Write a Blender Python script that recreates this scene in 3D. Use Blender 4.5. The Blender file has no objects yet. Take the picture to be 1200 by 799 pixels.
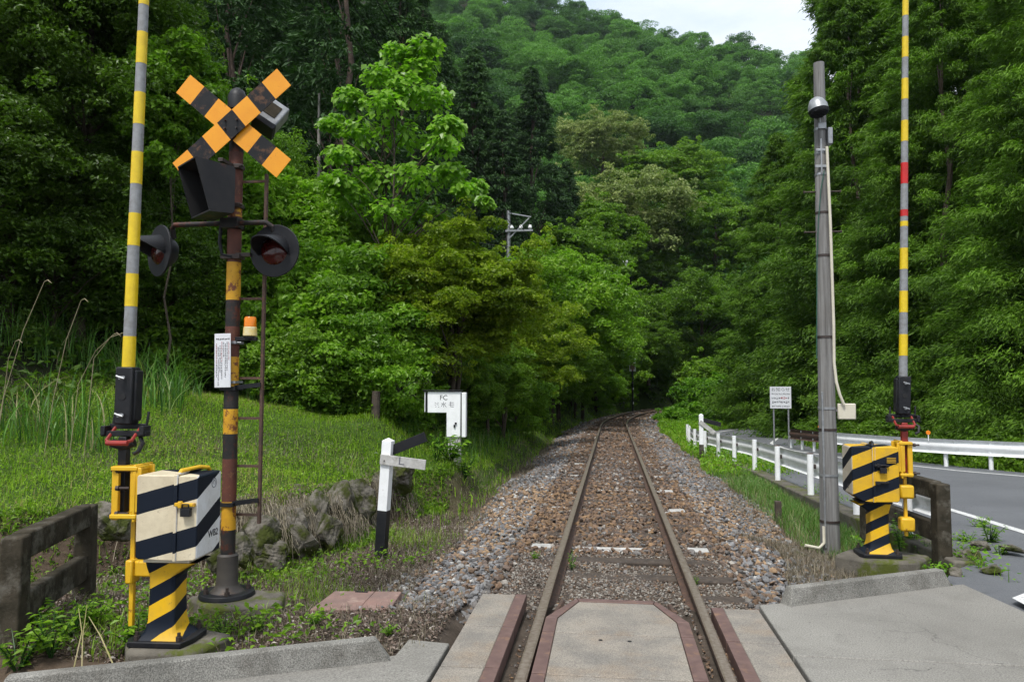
import bpy, math, random
import numpy as np
from mathutils import Vector, Matrix, Euler

S = bpy.context.scene
COL = S.collection
R = math.radians
USE_HAZE = True
rng = np.random.default_rng(7)
random.seed(7)

# ------------------------------------------------------------------ camera
F = 870.0; CXP, CYP = 600.0, 399.5; CAMH = 1.61
YAW = R(7.26); PITCH = R(3.19)
cam_d = bpy.data.cameras.new('camera'); cam = bpy.data.objects.new('camera', cam_d); COL.objects.link(cam)
cam.location = (0, 0, CAMH); cam.rotation_euler = (R(90) + PITCH, 0, YAW)
cam_d.sensor_width = 36; cam_d.lens = F / 1200 * 36; cam_d.clip_start = .05; cam_d.clip_end = 3000
S.camera = cam
CM = Matrix.Rotation(YAW, 3, 'Z') @ Matrix.Rotation(R(90) + PITCH, 3, 'X')

# ------------------------------------------------------------------ light
SUN_EL, SUN_AZ = R(60), R(198)       # azimuth clockwise from +Y
w = bpy.data.worlds.new('World'); S.world = w; w.use_nodes = True
nt = w.node_tree; nt.nodes.clear()
out = nt.nodes.new('ShaderNodeOutputWorld'); bg = nt.nodes.new('ShaderNodeBackground')
sky = nt.nodes.new('ShaderNodeTexSky'); sky.sky_type = 'NISHITA'; sky.sun_disc = False
sky.sun_elevation = SUN_EL; sky.sun_rotation = SUN_AZ; sky.air_density = 1.0; sky.dust_density = 2.0
tc = nt.nodes.new('ShaderNodeTexCoord'); mp = nt.nodes.new('ShaderNodeMapping'); mp.inputs['Scale'].default_value = (1, 1, 3.2)
nz = nt.nodes.new('ShaderNodeTexNoise'); nz.inputs['Scale'].default_value = 2.6; nz.inputs['Detail'].default_value = 7; nz.inputs['Roughness'].default_value = .6
cr = nt.nodes.new('ShaderNodeValToRGB')
cr.color_ramp.elements[0].position = .30; cr.color_ramp.elements[0].color = (6.6, 7.9, 9.6, 1)
cr.color_ramp.elements[1].position = .66; cr.color_ramp.elements[1].color = (10.8, 11.1, 11.4, 1)
mx = nt.nodes.new('ShaderNodeMix'); mx.data_type = 'RGBA'; mx.inputs[0].default_value = .88
L = nt.links.new
L(tc.outputs['Generated'], mp.inputs[0]); L(mp.outputs[0], nz.inputs['Vector']); L(nz.outputs['Fac'], cr.inputs[0])
L(sky.outputs[0], mx.inputs[6]); L(cr.outputs[0], mx.inputs[7]); L(mx.outputs[2], bg.inputs[0])
bg.inputs[1].default_value = .071; L(bg.outputs[0], out.inputs[0])

sd = bpy.data.lights.new('sun', 'SUN'); so = bpy.data.objects.new('sun', sd); COL.objects.link(so)
sd.energy = 2.2; sd.angle = R(12); sd.color = (1, .97, .92)
dirv = Vector((math.sin(SUN_AZ) * math.cos(SUN_EL), math.cos(SUN_AZ) * math.cos(SUN_EL), math.sin(SUN_EL)))
so.rotation_euler = (-dirv).to_track_quat('-Z', 'Y').to_euler()

vs = S.view_settings; vs.view_transform = 'Standard'; vs.look = 'None'; vs.exposure = 0.75; vs.gamma = 1; vs.use_curve_mapping = False
cy = S.cycles
cy.max_bounces = 6; cy.diffuse_bounces = 4; cy.glossy_bounces = 2; cy.transmission_bounces = 4; cy.transparent_max_bounces = 6
cy.use_denoising = True; cy.use_adaptive_sampling = True; cy.adaptive_threshold = .02
cy.caustics_reflective = False; cy.caustics_refractive = False

# ------------------------------------------------------------------ pixel -> world helpers (photo pixels, 1200 wide)
def ray(px, py):
    d = CM @ Vector(((px - CXP) / F, -(py - CYP) / F, -1.0)); return d
def G(px, py, z=0.0):
    d = ray(px, py); t = (z - CAMH) / d.z; return Vector((d.x * t, d.y * t, z))
def P(px, py, Y):
    d = ray(px, py); t = Y / d.y; return Vector((d.x * t, Y, CAMH + d.z * t))
def project(X, Y, Z):
    v = CM.transposed() @ Vector((X, Y, Z - CAMH)); return (CXP + F * v.x / -v.z, CYP - F * v.y / -v.z)

# ------------------------------------------------------------------ terrain functions
def ss(a, b, x):
    t = np.clip((np.asarray(x, float) - a) / (b - a), 0, 1); return t * t * (3 - 2 * t)
def wav(X, Y, s, ph=0.0):
    return (np.sin(X / s + 1.3 * np.sin(Y / s * .7 + ph) + ph) + np.sin(Y / s * 1.1 + 1.7 * np.sin(X / s * .6 + 2 * ph) + 2.1 * ph)) * .5
def xc(Y):
    Y = np.asarray(Y, float); a = np.clip(Y - 32, 0, 46); return .06 + .007 * Y + a * a / 240 + np.clip(Y - 78, 0, 1e9) * .383
def zt(Y):
    return -.01 * np.clip(np.asarray(Y, float) - 6, 0, 120)
NEARG = ([0, 18, 20, 22, 24, 26, 28, 30, 34, 39, 45, 50, 60, 100], [3.3, 3.3, 3.15, 3.0, 2.85, 2.78, 2.9, 3.1, 3.6, 4.6, 7.4, 12, 22, 60])
def gx(Y): return np.interp(Y, *NEARG)
RL = ([-10, 6, 11, 16, 20, 24, 28, 34, 39, 45, 50, 54, 70], [4.7, 4.8, 4.9, 4.9, 4.65, 4.2, 3.9, 4.2, 5.3, 8.3, 14, 22, 60])       # near painted line
RR = ([-10, 8, 14.6, 16.2, 18.4, 22, 26, 30, 35, 40, 44, 47, 70], [40, 24, 14, 9.6, 8.1, 6.75, 6.1, 6.3, 7.7, 10.2, 15, 22, 70])     # far painted line
def rl(Y): return np.interp(Y, *RL)
def rr(Y): return np.interp(Y, *RR)
def rz(Y): return np.interp(Y, [-50, 4.5, 8, 13.2, 18.8, 27, 40, 60, 100], [0, 0, -.10, -.28, -.44, -.69, -.97, -1.1, -1.1])
def bankd(X, Y):
    u = xc(Y) - X
    ue = 3.5 - .95 * ss(9, 14, Y)
    b1 = u - ue; b2 = (Y - 8.0 - .42 * (X + 3.5))
    return np.minimum(b1, b2) + .22 * wav(X, Y, .55, 1.0) + .1 * wav(X, Y, .21, 2.0)
DIPS = [(G(290, 705, -.1).x, G(290, 705, -.1).y, .12), (G(215, 755, -.05).x, G(215, 755, -.05).y, .09), (P(532, 520, 13.3).x, 13.1, -.16), (P(440, 479, 13.5).x, 13.5, -.34)]
def H(X, Y):
    X = np.asarray(X, float); Y = np.asarray(Y, float)
    u = xc(Y) - X; au = np.abs(u); zb = zt(Y)
    z = zb - .17 - .25 * ss(1.05, 2.4, au)
    z = z + .012 * wav(X, Y, .16, .4) + .02 * wav(X, Y, .5, 3)
    z = z + .15 * ss(1.3, 2.2, X) * ss(9.5, 7, Y) * (X < 4)
    near = ss(6.6, 5.2, Y)
    z = z * (1 - near) + near * np.where(au > 1.2, -.05, np.where((au > .47) & (au < .69), -.085, -.13)) 
    z = np.where(Y < 4.2, -.13, z)
    # left bank
    b = bankd(X, Y)
    st = .55 - .3 * ss(11, 16, Y)
    zbk = st * ss(-.05, .38, b) + .21 * np.clip(b - .1, 0, 7) + .05 * wav(X, Y, 1.3, .7) * ss(0, 1.5, b) + .5 * ss(.2, 2.4, b) * ss(8.5, 13, Y) * ss(9, 3, b) * ss(24, 17, Y)
    left = ss(0, .3, b + .05)
    z = z + zbk
    foot = 8.3 - 4.3 * ss(14, 22, Y)
    D = np.clip(u - foot, 0, 1e9)
    hA = D * D / (D + 2.5) * .62 * (1 + .08 * wav(X, Y, 9, .5))
    hA = np.minimum(hA, 140 + .1 * hA) * ss(4, 13, Y)
    z = z + hA
    # rock cutting left of the curve
    z = z + 1.6 * ss(2.9, 4.0, u) * ss(36, 46, Y)
    # right: road shelf
    g = gx(Y)
    sh = ss(-.02, .05, X - g) * ss(3.0, 4.0, Y)
    z = np.where(X > 1.4, z * (1 - sh) + (rz(Y) - .05) * sh, z)
    far = X - rr(Y) - .5
    z = z - np.where((X > 3), .5 * ss(0, 2.5, far) + 1.0 * ss(2, 7, far), 0) * ss(6, 12, Y)
    # strip between track and road beyond the road's bend
    mound = ss(45.5, 50, Y) * ss(-2.4, -4.2, u) * np.where(X < rl(Y) - .8, 1, 0)
    z = z + 1.3 * mound * ss(70, 60, Y)
    hC = np.clip(X - 30, 0, 1e9) * .45
    z = z + np.minimum(hC, 90) * ss(-20, 20, Y)
    for ex_, ey_, ed_ in DIPS: z = z - ed_ * np.exp(-((X - ex_) ** 2 + (Y - ey_) ** 2) / .35)
    # mountain ahead
    t = X / np.maximum(Y, 20)
    Sl = np.interp(t, [-1.2, -.5, -.25, -.116, -.01, .06, .10, .18, .30, .6], [.92, .90, .83, .735, .685, .655, .645, .61, .565, .46])
    Rr = np.interp(t, [-.5, -.1, .1, .3, .6], [330, 300, 290, 300, 320])
    yy = np.clip(Y - 76, 0, Rr - 76) 
    hB = Sl * (yy * yy / (yy + 9)) * (1 + .0 * t) + 5.5 * wav(X, Y, 19, 1.2) * ss(90, 150, Y) * ss(Rr + 10, Rr - 60, Y) - .35 * np.clip(Y - Rr, 0, 400)
    z = np.where(hB > 0, np.maximum(z, hB + zb - .4 + .0 * z), z)
    return z
def h(x, y): return float(H(np.array([x]), np.array([y]))[0])
def XatPx(px, Y):
    return P(px, 448, Y).x
def on(px, Y, dz=0.0):
    x = XatPx(px, Y); z = h(x, Y)
    for _ in range(4):
        py = project(x, Y, z)[1]; x = P(px, py, Y).x; z = h(x, Y)
    return Vector((x, Y, z + dz))

# ------------------------------------------------------------------ object helpers
def tag(o, label=None, cat=None, group=None, kind=None):
    if label: o['label'] = label
    if cat: o['category'] = cat
    if group: o['group'] = group
    if kind: o['kind'] = kind
    return o
def thing(name, label, cat, loc=(0, 0, 0), rz_=0.0, group=None, scale=None):
    o = bpy.data.objects.new(name, None); COL.objects.link(o); o.location = loc; o.rotation_euler = (0, 0, rz_)
    o.empty_display_size = .2
    if scale: o.scale = scale
    return tag(o, label, cat, group)
def np_mesh(name, V, Fc, mats=(), var=None, col=None, smooth=False, mi=None):
    V = np.asarray(V, np.float32); Fc = np.asarray(Fc, np.int32)
    k = Fc.shape[1]; me = bpy.data.meshes.new(name)
    me.vertices.add(len(V)); me.vertices.foreach_set('co', V.ravel())
    me.loops.add(Fc.size); me.loops.foreach_set('vertex_index', Fc.ravel())
    me.polygons.add(len(Fc)); me.polygons.foreach_set('loop_start', np.arange(0, Fc.size, k, dtype=np.int32))
    try: me.polygons.foreach_set('loop_total', np.full(len(Fc), k, np.int32))
    except Exception: pass
    me.polygons.foreach_set('use_smooth', np.full(len(Fc), smooth, bool))
    for m in mats: me.materials.append(m)
    if mi is not None: me.polygons.foreach_set('material_index', np.asarray(mi, np.int32))
    me.update(calc_edges=True)
    if var is not None:
        a = me.attributes.new('var', 'FLOAT', 'POINT'); a.data.foreach_set('value', np.asarray(var, np.float32))
    if col is not None:
        a = me.attributes.new('col', 'FLOAT_COLOR', 'POINT'); a.data.foreach_set('color', np.asarray(col, np.float32).ravel())
    return me
def link(name, me, parent=None, loc=None, rot=None):
    o = bpy.data.objects.new(name, me); COL.objects.link(o)
    if parent is not None: o.parent = parent
    if loc is not None: o.location = loc
    if rot is not None: o.rotation_euler = rot
    return o
class MB:
    def __init__(s): s.v = []; s.f = []; s.m = []
    def add(s, vs_, fs, mi=0):
        b = len(s.v); s.v += [tuple(v) for v in vs_]
        for f in fs: s.f.append([i + b for i in f]); s.m.append(mi)
        return s
    def box(s, c, sz, rot=None, mi=0, taper=1.0):
        hx, hy, hz = sz[0] / 2, sz[1] / 2, sz[2] / 2
        p = [Vector((x * hx * (taper if z > 0 else 1), y * hy * (taper if z > 0 else 1), z * hz)) for z in (-1, 1) for y in (-1, 1) for x in (-1, 1)]
        if rot is not None: p = [rot @ q for q in p]
        p = [q + Vector(c) for q in p]
        return s.add(p, [(0, 2, 3, 1), (4, 5, 7, 6), (0, 1, 5, 4), (2, 6, 7, 3), (0, 4, 6, 2), (1, 3, 7, 5)], mi)
    def bar(s, p0, p1, a, b, mi=0, up=(0, 0, 1)):
        p0 = Vector(p0); p1 = Vector(p1); d = p1 - p0; Ln = d.length; d.normalize()
        u = Vector(up)
        if abs(u.dot(d)) > .98: u = Vector((0, 1, 0))
        x = d.cross(u).normalized(); y = x.cross(d).normalized()
        M = Matrix((x, y, d)).transposed()
        return s.box((p0 + p1) / 2, (a, b, Ln), M, mi)
    def tube(s, pts, rs, n=8, mi=0, cap=True):
        pts = [Vector(p) for p in pts]
        if not hasattr(rs, '__len__'): rs = [rs] * len(pts)
        V = []; prev = None
        for i, p in enumerate(pts):
            d = (pts[min(i + 1, len(pts) - 1)] - pts[max(i - 1, 0)]).normalized()
            if prev is None:
                u = Vector((0, 0, 1)) if abs(d.z) < .9 else Vector((0, 1, 0)); x = d.cross(u).normalized()
            else:
                x = (prev - d * prev.dot(d)).normalized()
            prev = x; y = d.cross(x)
            for k in range(n):
                a = 2 * math.pi * k / n; V.append(p + (x * math.cos(a) + y * math.sin(a)) * rs[i])
        Fs = []
        for i in range(len(pts) - 1):
            for k in range(n):
                Fs.append((i * n + k, i * n + (k + 1) % n, (i + 1) * n + (k + 1) % n, (i + 1) * n + k))
        if cap: Fs += [tuple(range(n - 1, -1, -1)), tuple((len(pts) - 1) * n + k for k in range(n))]
        return s.add(V, Fs, mi)
    def cyl(s, p0, p1, r0, r1=None, n=16, mi=0): return s.tube([p0, p1], [r0, r0 if r1 is None else r1], n, mi)
    def prism(s, poly, vec, mi=0):
        n = len(poly); poly = [Vector(p) for p in poly]; vec = Vector(vec)
        V = poly + [p + vec for p in poly]
        nrm = Vector((0, 0, 0))
        for i in range(n): nrm += poly[i].cross(poly[(i + 1) % n])
        fs = [tuple(range(n)), tuple(range(2 * n - 1, n - 1, -1))] + [(i, i + n, (i + 1) % n + n, (i + 1) % n) for i in range(n)]
        if nrm.dot(vec) > 0: fs = [tuple(reversed(f)) for f in fs]
        return s.add(V, fs, mi)
    def mesh(s, name, mats, smooth=False):
        me = bpy.data.meshes.new(name); me.from_pydata(s.v, [], s.f)
        for m in (mats if isinstance(mats, (list, tuple)) else [mats]): me.materials.append(m)
        me.polygons.foreach_set('material_index', s.m)
        if smooth: me.polygons.foreach_set('use_smooth', [True] * len(s.f))
        me.update(); return me
    def build(s, name, mats, parent=None, bevel=0.0, smooth=False, loc=None, rot=None):
        o = link(name, s.mesh(name, mats, smooth or bevel > 0), parent, loc, rot)
        if bevel > 0:
            b = o.modifiers.new('bevel', 'BEVEL'); b.width = bevel; b.segments = 2; b.limit_method = 'ANGLE'; b.angle_limit = R(38)
            b.harden_normals = False
        if smooth or bevel > 0:
            try: o.data.set_sharp_from_angle(angle=R(38))
            except Exception: pass
        return o
def copy_tree(o, parent=None):
    c = o.copy(); COL.objects.link(c)
    if parent is not None: c.parent = parent
    for ch in list(o.children): copy_tree(ch, c)
    return c

# ------------------------------------------------------------------ materials
def newmat(name):
    m = bpy.data.materials.new(name); m.use_nodes = True; n = m.node_tree; n.nodes.clear()
    o = n.nodes.new('ShaderNodeOutputMaterial'); p = n.nodes.new('ShaderNodeBsdfPrincipled'); n.links.new(p.outputs[0], o.inputs[0])
    return m, n, p, o
def noise(n, scale, detail=5, rough=.6, vec=None, dist=0.0):
    t = n.nodes.new('ShaderNodeTexNoise'); t.inputs['Scale'].default_value = scale; t.inputs['Detail'].default_value = detail
    t.inputs['Roughness'].default_value = rough; t.inputs['Distortion'].default_value = dist
    if vec is not None: n.links.new(vec, t.inputs['Vector'])
    return t.outputs['Fac']
def ramp(n, fac, stops):
    r = n.nodes.new('ShaderNodeValToRGB'); e = r.color_ramp.elements
    while len(e) < len(stops): e.new(.5)
    for i, (p, c) in enumerate(stops):
        e[i].position = p; e[i].color = (c, c, c, 1) if not hasattr(c, '__len__') else (*c, 1)
    n.links.new(fac, r.inputs[0]); return r.outputs[0]
def mix(n, fac, a, b, mode='MIX'):
    m = n.nodes.new('ShaderNodeMix'); m.data_type = 'RGBA'; m.blend_type = mode
    for i, v in ((0, fac), (6, a), (7, b)):
        if hasattr(v, 'is_linked'): n.links.new(v, m.inputs[i])
        elif i == 0: m.inputs[0].default_value = v
        else: m.inputs[i].default_value = (*v, 1)
    return m.outputs[2]
def math_(n, op, a, b=0.0):
    m = n.nodes.new('ShaderNodeMath'); m.operation = op
    for i, v in ((0, a), (1, b)):
        if hasattr(v, 'is_linked'): n.links.new(v, m.inputs[i])
        else: m.inputs[i].default_value = v
    return m.outputs[0]
def objco(n):
    t = n.nodes.new('ShaderNodeTexCoord'); return t.outputs['Object']
def bump(n, p, hgt, strength=.3, dist=.01):
    b = n.nodes.new('ShaderNodeBump'); b.inputs['Strength'].default_value = strength; b.inputs['Distance'].default_value = dist
    n.links.new(hgt, b.inputs['Height']); n.links.new(b.outputs[0], p.inputs['Normal'])
def mat(name, c, c2=None, scale=8, rough=.6, metal=0.0, lo=.35, hi=.65, dirt=None, dscale=3, dlo=.55, dhi=.7, bmp=0.0, bscale=60, bdist=.004, spec=None, speck=None):
    m, n, p, o = newmat(name); co = objco(n)
    colr = mix(n, ramp(n, noise(n, scale, vec=co), [(lo, 0), (hi, 1)]), c, c2 if c2 else tuple(x * .8 for x in c))
    if dirt: colr = mix(n, ramp(n, noise(n, dscale, 8, .7, vec=co), [(dlo, 0), (dhi, 1)]), colr, dirt)
    if speck: colr = mix(n, 1.0, colr, ramp(n, noise(n, speck[0], 2, .5, vec=co), [(.34, 1 - speck[1]), (.66, 1 + speck[1] * .6)]), 'MULTIPLY')
    n.links.new(colr, p.inputs['Base Color']); p.inputs['Roughness'].default_value = rough; p.inputs['Metallic'].default_value = metal
    if spec is not None: p.inputs['Specular IOR Level'].default_value = spec
    if bmp: bump(n, p, noise(n, bscale, 4, .6, vec=co), bmp, bdist)
    return m
YEL = (.72, .42, .012); BLK = (.006, .010, .019); RUST = (.16, .042, .014)
def striped(name, ca, cb, A, period, duty=.5, off=0.0, rust=.62, third=None):
    """painted stripes: object-space plane waves; third = (colour, normal axis) a differently painted side"""
    m, n, p, o = newmat(name); co = objco(n)
    d = n.nodes.new('ShaderNodeVectorMath'); d.operation = 'DOT_PRODUCT'; n.links.new(co, d.inputs[0]); d.inputs[1].default_value = A
    wob = math_(n, 'MULTIPLY', noise(n, 9, 3, .5, vec=co), .006)
    v = math_(n, 'ADD', d.outputs['Value'], wob)
    v = math_(n, 'FRACT', math_(n, 'DIVIDE', math_(n, 'ADD', v, off + 50 * period), period))
    f = math_(n, 'GREATER_THAN', v, duty)
    base = ca
    if third:
        g = n.nodes.new('ShaderNodeTexCoord'); sp = n.nodes.new('ShaderNodeSeparateXYZ'); n.links.new(g.outputs['Normal'], sp.inputs[0])
        base = mix(n, math_(n, 'GREATER_THAN', math_(n, 'MULTIPLY', sp.outputs[0], third[1]), .6), ca, third[0])
    base = mix(n, ramp(n, noise(n, 5, 6, .7, vec=co), [(.35, 0), (.8, .5)]), base, (.22, .16, .09))
    base = mix(n, ramp(n, noise(n, 38, 4, .7, vec=co), [(.62, 0), (.70, .45)]), base, (.12, .085, .05))
    c = mix(n, f, base, cb)
    c = mix(n, ramp(n, noise(n, 11, 8, .75, vec=co), [(rust, 0), (rust + .05, .9)]), c, RUST)
    n.links.new(c, p.inputs['Base Color']); p.inputs['Roughness'].default_value = .5; p.inputs['Specular IOR Level'].default_value = .2
    bump(n, p, noise(n, 45, 4, .6, vec=co), .12, .003)
    return m
def leafmat(name, dark, light, trans=.3, rough=.42, hue=.25, dead=None):
    m, n, p, o = newmat(name)
    a = n.nodes.new('ShaderNodeAttribute'); a.attribute_name = 'var'
    oi = n.nodes.new('ShaderNodeObjectInfo')
    f = math_(n, 'ADD', math_(n, 'MULTIPLY', a.outputs['Fac'], 1 - hue), math_(n, 'MULTIPLY', oi.outputs['Random'], hue))
    st = [(.05, dark), (.85, light)]
    if dead: st.append((.97, dead))
    c = ramp(n, f, st)
    n.links.new(c, p.inputs['Base Color']); p.inputs['Roughness'].default_value = rough; p.inputs['Specular IOR Level'].default_value = .35
    if trans:
        t = n.nodes.new('ShaderNodeBsdfTranslucent'); mm = n.nodes.new('ShaderNodeMixShader'); mm.inputs[0].default_value = trans
        tcx = mix(n, 1.0, c, (1.0, 1.25, .55), 'MULTIPLY'); n.links.new(tcx, t.inputs[0])
        n.links.new(p.outputs[0], mm.inputs[1]); n.links.new(t.outputs[0], mm.inputs[2]); n.links.new(mm.outputs[0], o.inputs[0])
    return m
def colmat(name, rough=.85, bmp=.4, bscale=40):
    m, n, p, o = newmat(name); a = n.nodes.new('ShaderNodeAttribute'); a.attribute_name = 'col'
    co = objco(n)
    c = mix(n, .55, a.outputs['Color'], mix(n, 1, a.outputs['Color'], ramp(n, noise(n, bscale, 6, .7, vec=co), [(.3, .45), (.75, 1.5)]), 'MULTIPLY'))
    n.links.new(c, p.inputs['Base Color']); p.inputs['Roughness'].default_value = rough
    if bmp: bump(n, p, noise(n, bscale, 6, .7, vec=co), bmp, .02)
    return m
M = {}
M['concrete'] = mat('concrete', (.27, .26, .235), (.15, .145, .13), 2.2, .9, dirt=(.10, .09, .075), dscale=7, dlo=.48, dhi=.8, bmp=.8, bscale=110, bdist=.006, speck=(150, .5))
M['old_concrete'] = mat('mossy_concrete', (.060, .050, .036), (.022, .020, .013), 6, .95, spec=.15, dirt=(.13, .12, .10), dscale=4.5, dlo=.5, dhi=.66, bmp=.6, bscale=50, bdist=.008)
M['plinth'] = mat('mossy_plinth', (.14, .125, .10), (.07, .062, .05), 5, .9, dirt=(.07, .085, .008), dscale=4, dlo=.5, dhi=.58, bmp=.6, bscale=40, bdist=.01)
M['steel_rail'] = mat('worn_steel', (.33, .275, .225), (.20, .15, .115), 30, .38, .5, bmp=.05)
M['rust_steel'] = mat('rusty_steel', (.105, .06, .042), (.06, .038, .03), 14, .75, .15, dirt=(.2, .10, .05), dscale=22, bmp=.3, bscale=120)
M['panel_edge'] = mat('purplish_rusty_edging', (.17, .105, .09), (.12, .072, .064), 12, .62, .2, dirt=(.26, .15, .09), dscale=9, bmp=.2)
M['white'] = mat('weathered_white_paint', (.86, .87, .88), (.78, .79, .79), 6, .5, dirt=(.32, .29, .23), dscale=8, dlo=.6, dhi=.8, bmp=.1)
M['white_dirty'] = mat('dirty_white_paint', (.52, .51, .49), (.33, .32, .30), 9, .6, dirt=(.15, .12, .09), dscale=11, dlo=.55, dhi=.72, bmp=.15)
M['black'] = mat('black_paint', (.008, .009, .012), (.015, .015, .017), 9, .5, dirt=(.045, .03, .02), dscale=12, dlo=.6, dhi=.72, bmp=.12, spec=.3)
M['black_matt'] = mat('matt_black', (.008, .008, .009), None, 9, .8)
M['yellow'] = mat('yellow_paint', (.70, .43, .015), (.62, .35, .012), 6, .45, dirt=(.20, .075, .02), dscale=14, dlo=.6, dhi=.66, bmp=.1)
M['amber_board'] = mat('amber_yellow_board', (.80, .33, .008), (.74, .28, .006), 6, .45, dirt=(.30, .10, .02), dscale=16, dlo=.66, dhi=.70, bmp=.05)
M['worn_black_board'] = mat('worn_black_board', (.008, .009, .012), (.014, .014, .015), 10, .55, spec=.25, dirt=(.11, .055, .03), dscale=12, dlo=.53, dhi=.66, bmp=.2)
M['rust_yellow'] = mat('rust_flaked_yellow', (.62, .33, .01), (.5, .25, .01), 9, .6, dirt=(.15, .042, .014), dscale=13, dlo=.52, dhi=.58, bmp=.3)
M['rust_black'] = mat('rust_flaked_black', (.012, .013, .014), (.03, .026, .024), 8, .6, spec=.3, dirt=(.085, .026, .014), dscale=9, dlo=.5, dhi=.6, bmp=.3)
M['rust_red'] = mat('rust_red', (.12, .034, .018), (.06, .020, .014), 9, .7, dirt=(.20, .085, .035), dscale=18, bmp=.3)
M['red_paint'] = mat('red_oxide_paint', (.30, .025, .018), (.2, .02, .015), 12, .5, dirt=(.08, .02, .015), dscale=20, bmp=.1)
M['red_band'] = mat('red_reflective_band', (.55, .015, .015), None, 8, .35)
M['grey_band'] = mat('faded_grey_band', (.26, .27, .28), (.19, .19, .19), 24, .55)
M['yellow_band'] = mat('yellow_band', (.72, .52, .01), (.62, .43, .01), 20, .4)
M['galv'] = mat('galvanised_steel', (.36, .37, .38), (.25, .26, .27), 15, .42, .5)
M['bolt'] = mat('dark_bolt', (.06, .045, .04), None, 20, .6, .4)
M['cream'] = mat('cream_plastic', (.62, .58, .47), (.54, .5, .4), 5, .5)
M['glass_red'] = mat('dark_red_lens', (.06, .006, .005), (.04, .004, .004), 30, .15)
M['orange_lens'] = mat('orange_lens', (.85, .24, .005), (.75, .2, .005), 30, .25)
M['wood_dark'] = mat('dark_wood', (.075, .055, .04), (.035, .027, .022), 12, .9, dirt=(.12, .10, .085), dscale=25, bmp=.5)
M['bark'] = mat('bark', (.085, .065, .045), (.04, .03, .022), 6, .95, bmp=.6, bscale=20, bdist=.02)
M['bark_cedar'] = mat('cedar_bark', (.14, .10, .075), (.07, .05, .04), 5, .95, bmp=.5, bscale=14, bdist=.02)
M['bark_grey'] = mat('grey_trunk', (.30, .28, .25), (.18, .17, .15), 5, .9, bmp=.3)
M['rock'] = mat('lichened_rock', (.17, .155, .13), (.05, .043, .033), 6, .95, spec=.15, dirt=(.045, .055, .012), dscale=3.2, dlo=.46, dhi=.56, bmp=1.0, bscale=14, bdist=.03)
M['ink'] = mat('printed_ink', (.03, .03, .035), None, 9, .6)
M['ink_soft'] = mat('faded_ink', (.16, .16, .18), None, 9, .6)
M['ink_red'] = mat('red_ink', (.45, .05, .05), None, 9, .6)
M['board'] = mat('sign_board', (.70, .71, .74), (.62, .63, .66), 5, .45)
M['line'] = mat('road_paint', (.66, .66, .65), (.5, .5, .49), 9, .7, dirt=(.09, .09, .09), dscale=34, dlo=.56, dhi=.66)
M['hood'] = mat('sooty_black_paint', (.010, .010, .012), (.018, .017, .018), 8, .55, spec=.3, dirt=(.07, .026, .016), dscale=6, dlo=.58, dhi=.66, bmp=.2)
# weathered grey wooden/concrete pole: vertical streaks
def polemat():
    m, n, p, o = newmat('weathered_grey_pole'); co = objco(n)
    mp_ = n.nodes.new('ShaderNodeMapping'); mp_.inputs['Scale'].default_value = (26, 26, .9); n.links.new(co, mp_.inputs[0])
    f = noise(n, 1, 8, .7, vec=mp_.outputs[0])
    c = ramp(n, f, [(.3, (.07, .068, .065)), (.5, (.18, .176, .17)), (.72, (.29, .287, .28))])
    c = mix(n, ramp(n, noise(n, 1.3, 4, .6, vec=co), [(.45, 0), (.75, .35)]), c, (.10, .08, .06))
    n.links.new(c, p.inputs['Base Color']); p.inputs['Roughness'].default_value = .9; bump(n, p, f, .35, .01); return m
M['pole'] = polemat()
def asphalt(name, a, b, cr_=True):
    m, n, p, o = newmat(name); co = objco(n)
    f = noise(n, 110, 3, .7, vec=co); c = mix(n, ramp(n, f, [(.32, 0), (.68, 1)]), a, b)
    c = mix(n, ramp(n, noise(n, .6, 5, .6, vec=co), [(.35, 0), (.75, .55)]), c, tuple(x * .7 for x in a))
    c = mix(n, ramp(n, noise(n, 2.7, 7, .75, vec=co, dist=.6), [(.5, 0), (.7, .5)]), c, tuple(min(1, x * 1.05) for x in a))
    c = mix(n, ramp(n, noise(n, 31, 2, .5, vec=co), [(.68, 0), (.72, .55)]), c, (.05, .045, .04))
    if cr_:
        v = n.nodes.new('ShaderNodeTexVoronoi'); v.feature = 'DISTANCE_TO_EDGE'; v.inputs['Scale'].default_value = .8
        wv = n.nodes.new('ShaderNodeVectorMath'); wv.operation = 'ADD'; n.links.new(co, wv.inputs[0])
        nn = n.nodes.new('ShaderNodeTexNoise'); nn.inputs['Scale'].default_value = 2.2; nn.inputs['Detail'].default_value = 5; n.links.new(co, nn.inputs['Vector'])
        sc_ = n.nodes.new('ShaderNodeVectorMath'); sc_.operation = 'SCALE'; sc_.inputs['Scale'].default_value = .7; n.links.new(nn.outputs['Color'], sc_.inputs[0])
        n.links.new(sc_.outputs[0], wv.inputs[1]); n.links.new(wv.outputs[0], v.inputs['Vector'])
        k = ramp(n, v.outputs['Distance'], [(.0, .45), (.006, 0)])
        k = mix(n, 1, k, ramp(n, noise(n, .8, 2, .5, vec=co), [(.5, 0), (.6, 1)]), 'MULTIPLY')
        c = mix(n, k, c, (.02, .02, .02))
    n.links.new(c, p.inputs['Base Color']); p.inputs['Roughness'].default_value = .82; bump(n, p, f, .35, .004); return m
M['asphalt'] = asphalt('asphalt', (.085, .09, .10), (.17, .175, .185))
M['apron'] = asphalt('worn_concrete_paving', (.13, .122, .108), (.36, .345, .31))
M['panel'] = mat('crossing_panel_concrete', (.275, .245, .205), (.185, .17, .15), 3.5, .85, dirt=(.27, .19, .12), dscale=2.2, dlo=.5, dhi=.85, bmp=.5, bscale=160, bdist=.003, speck=(140, .35))
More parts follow.
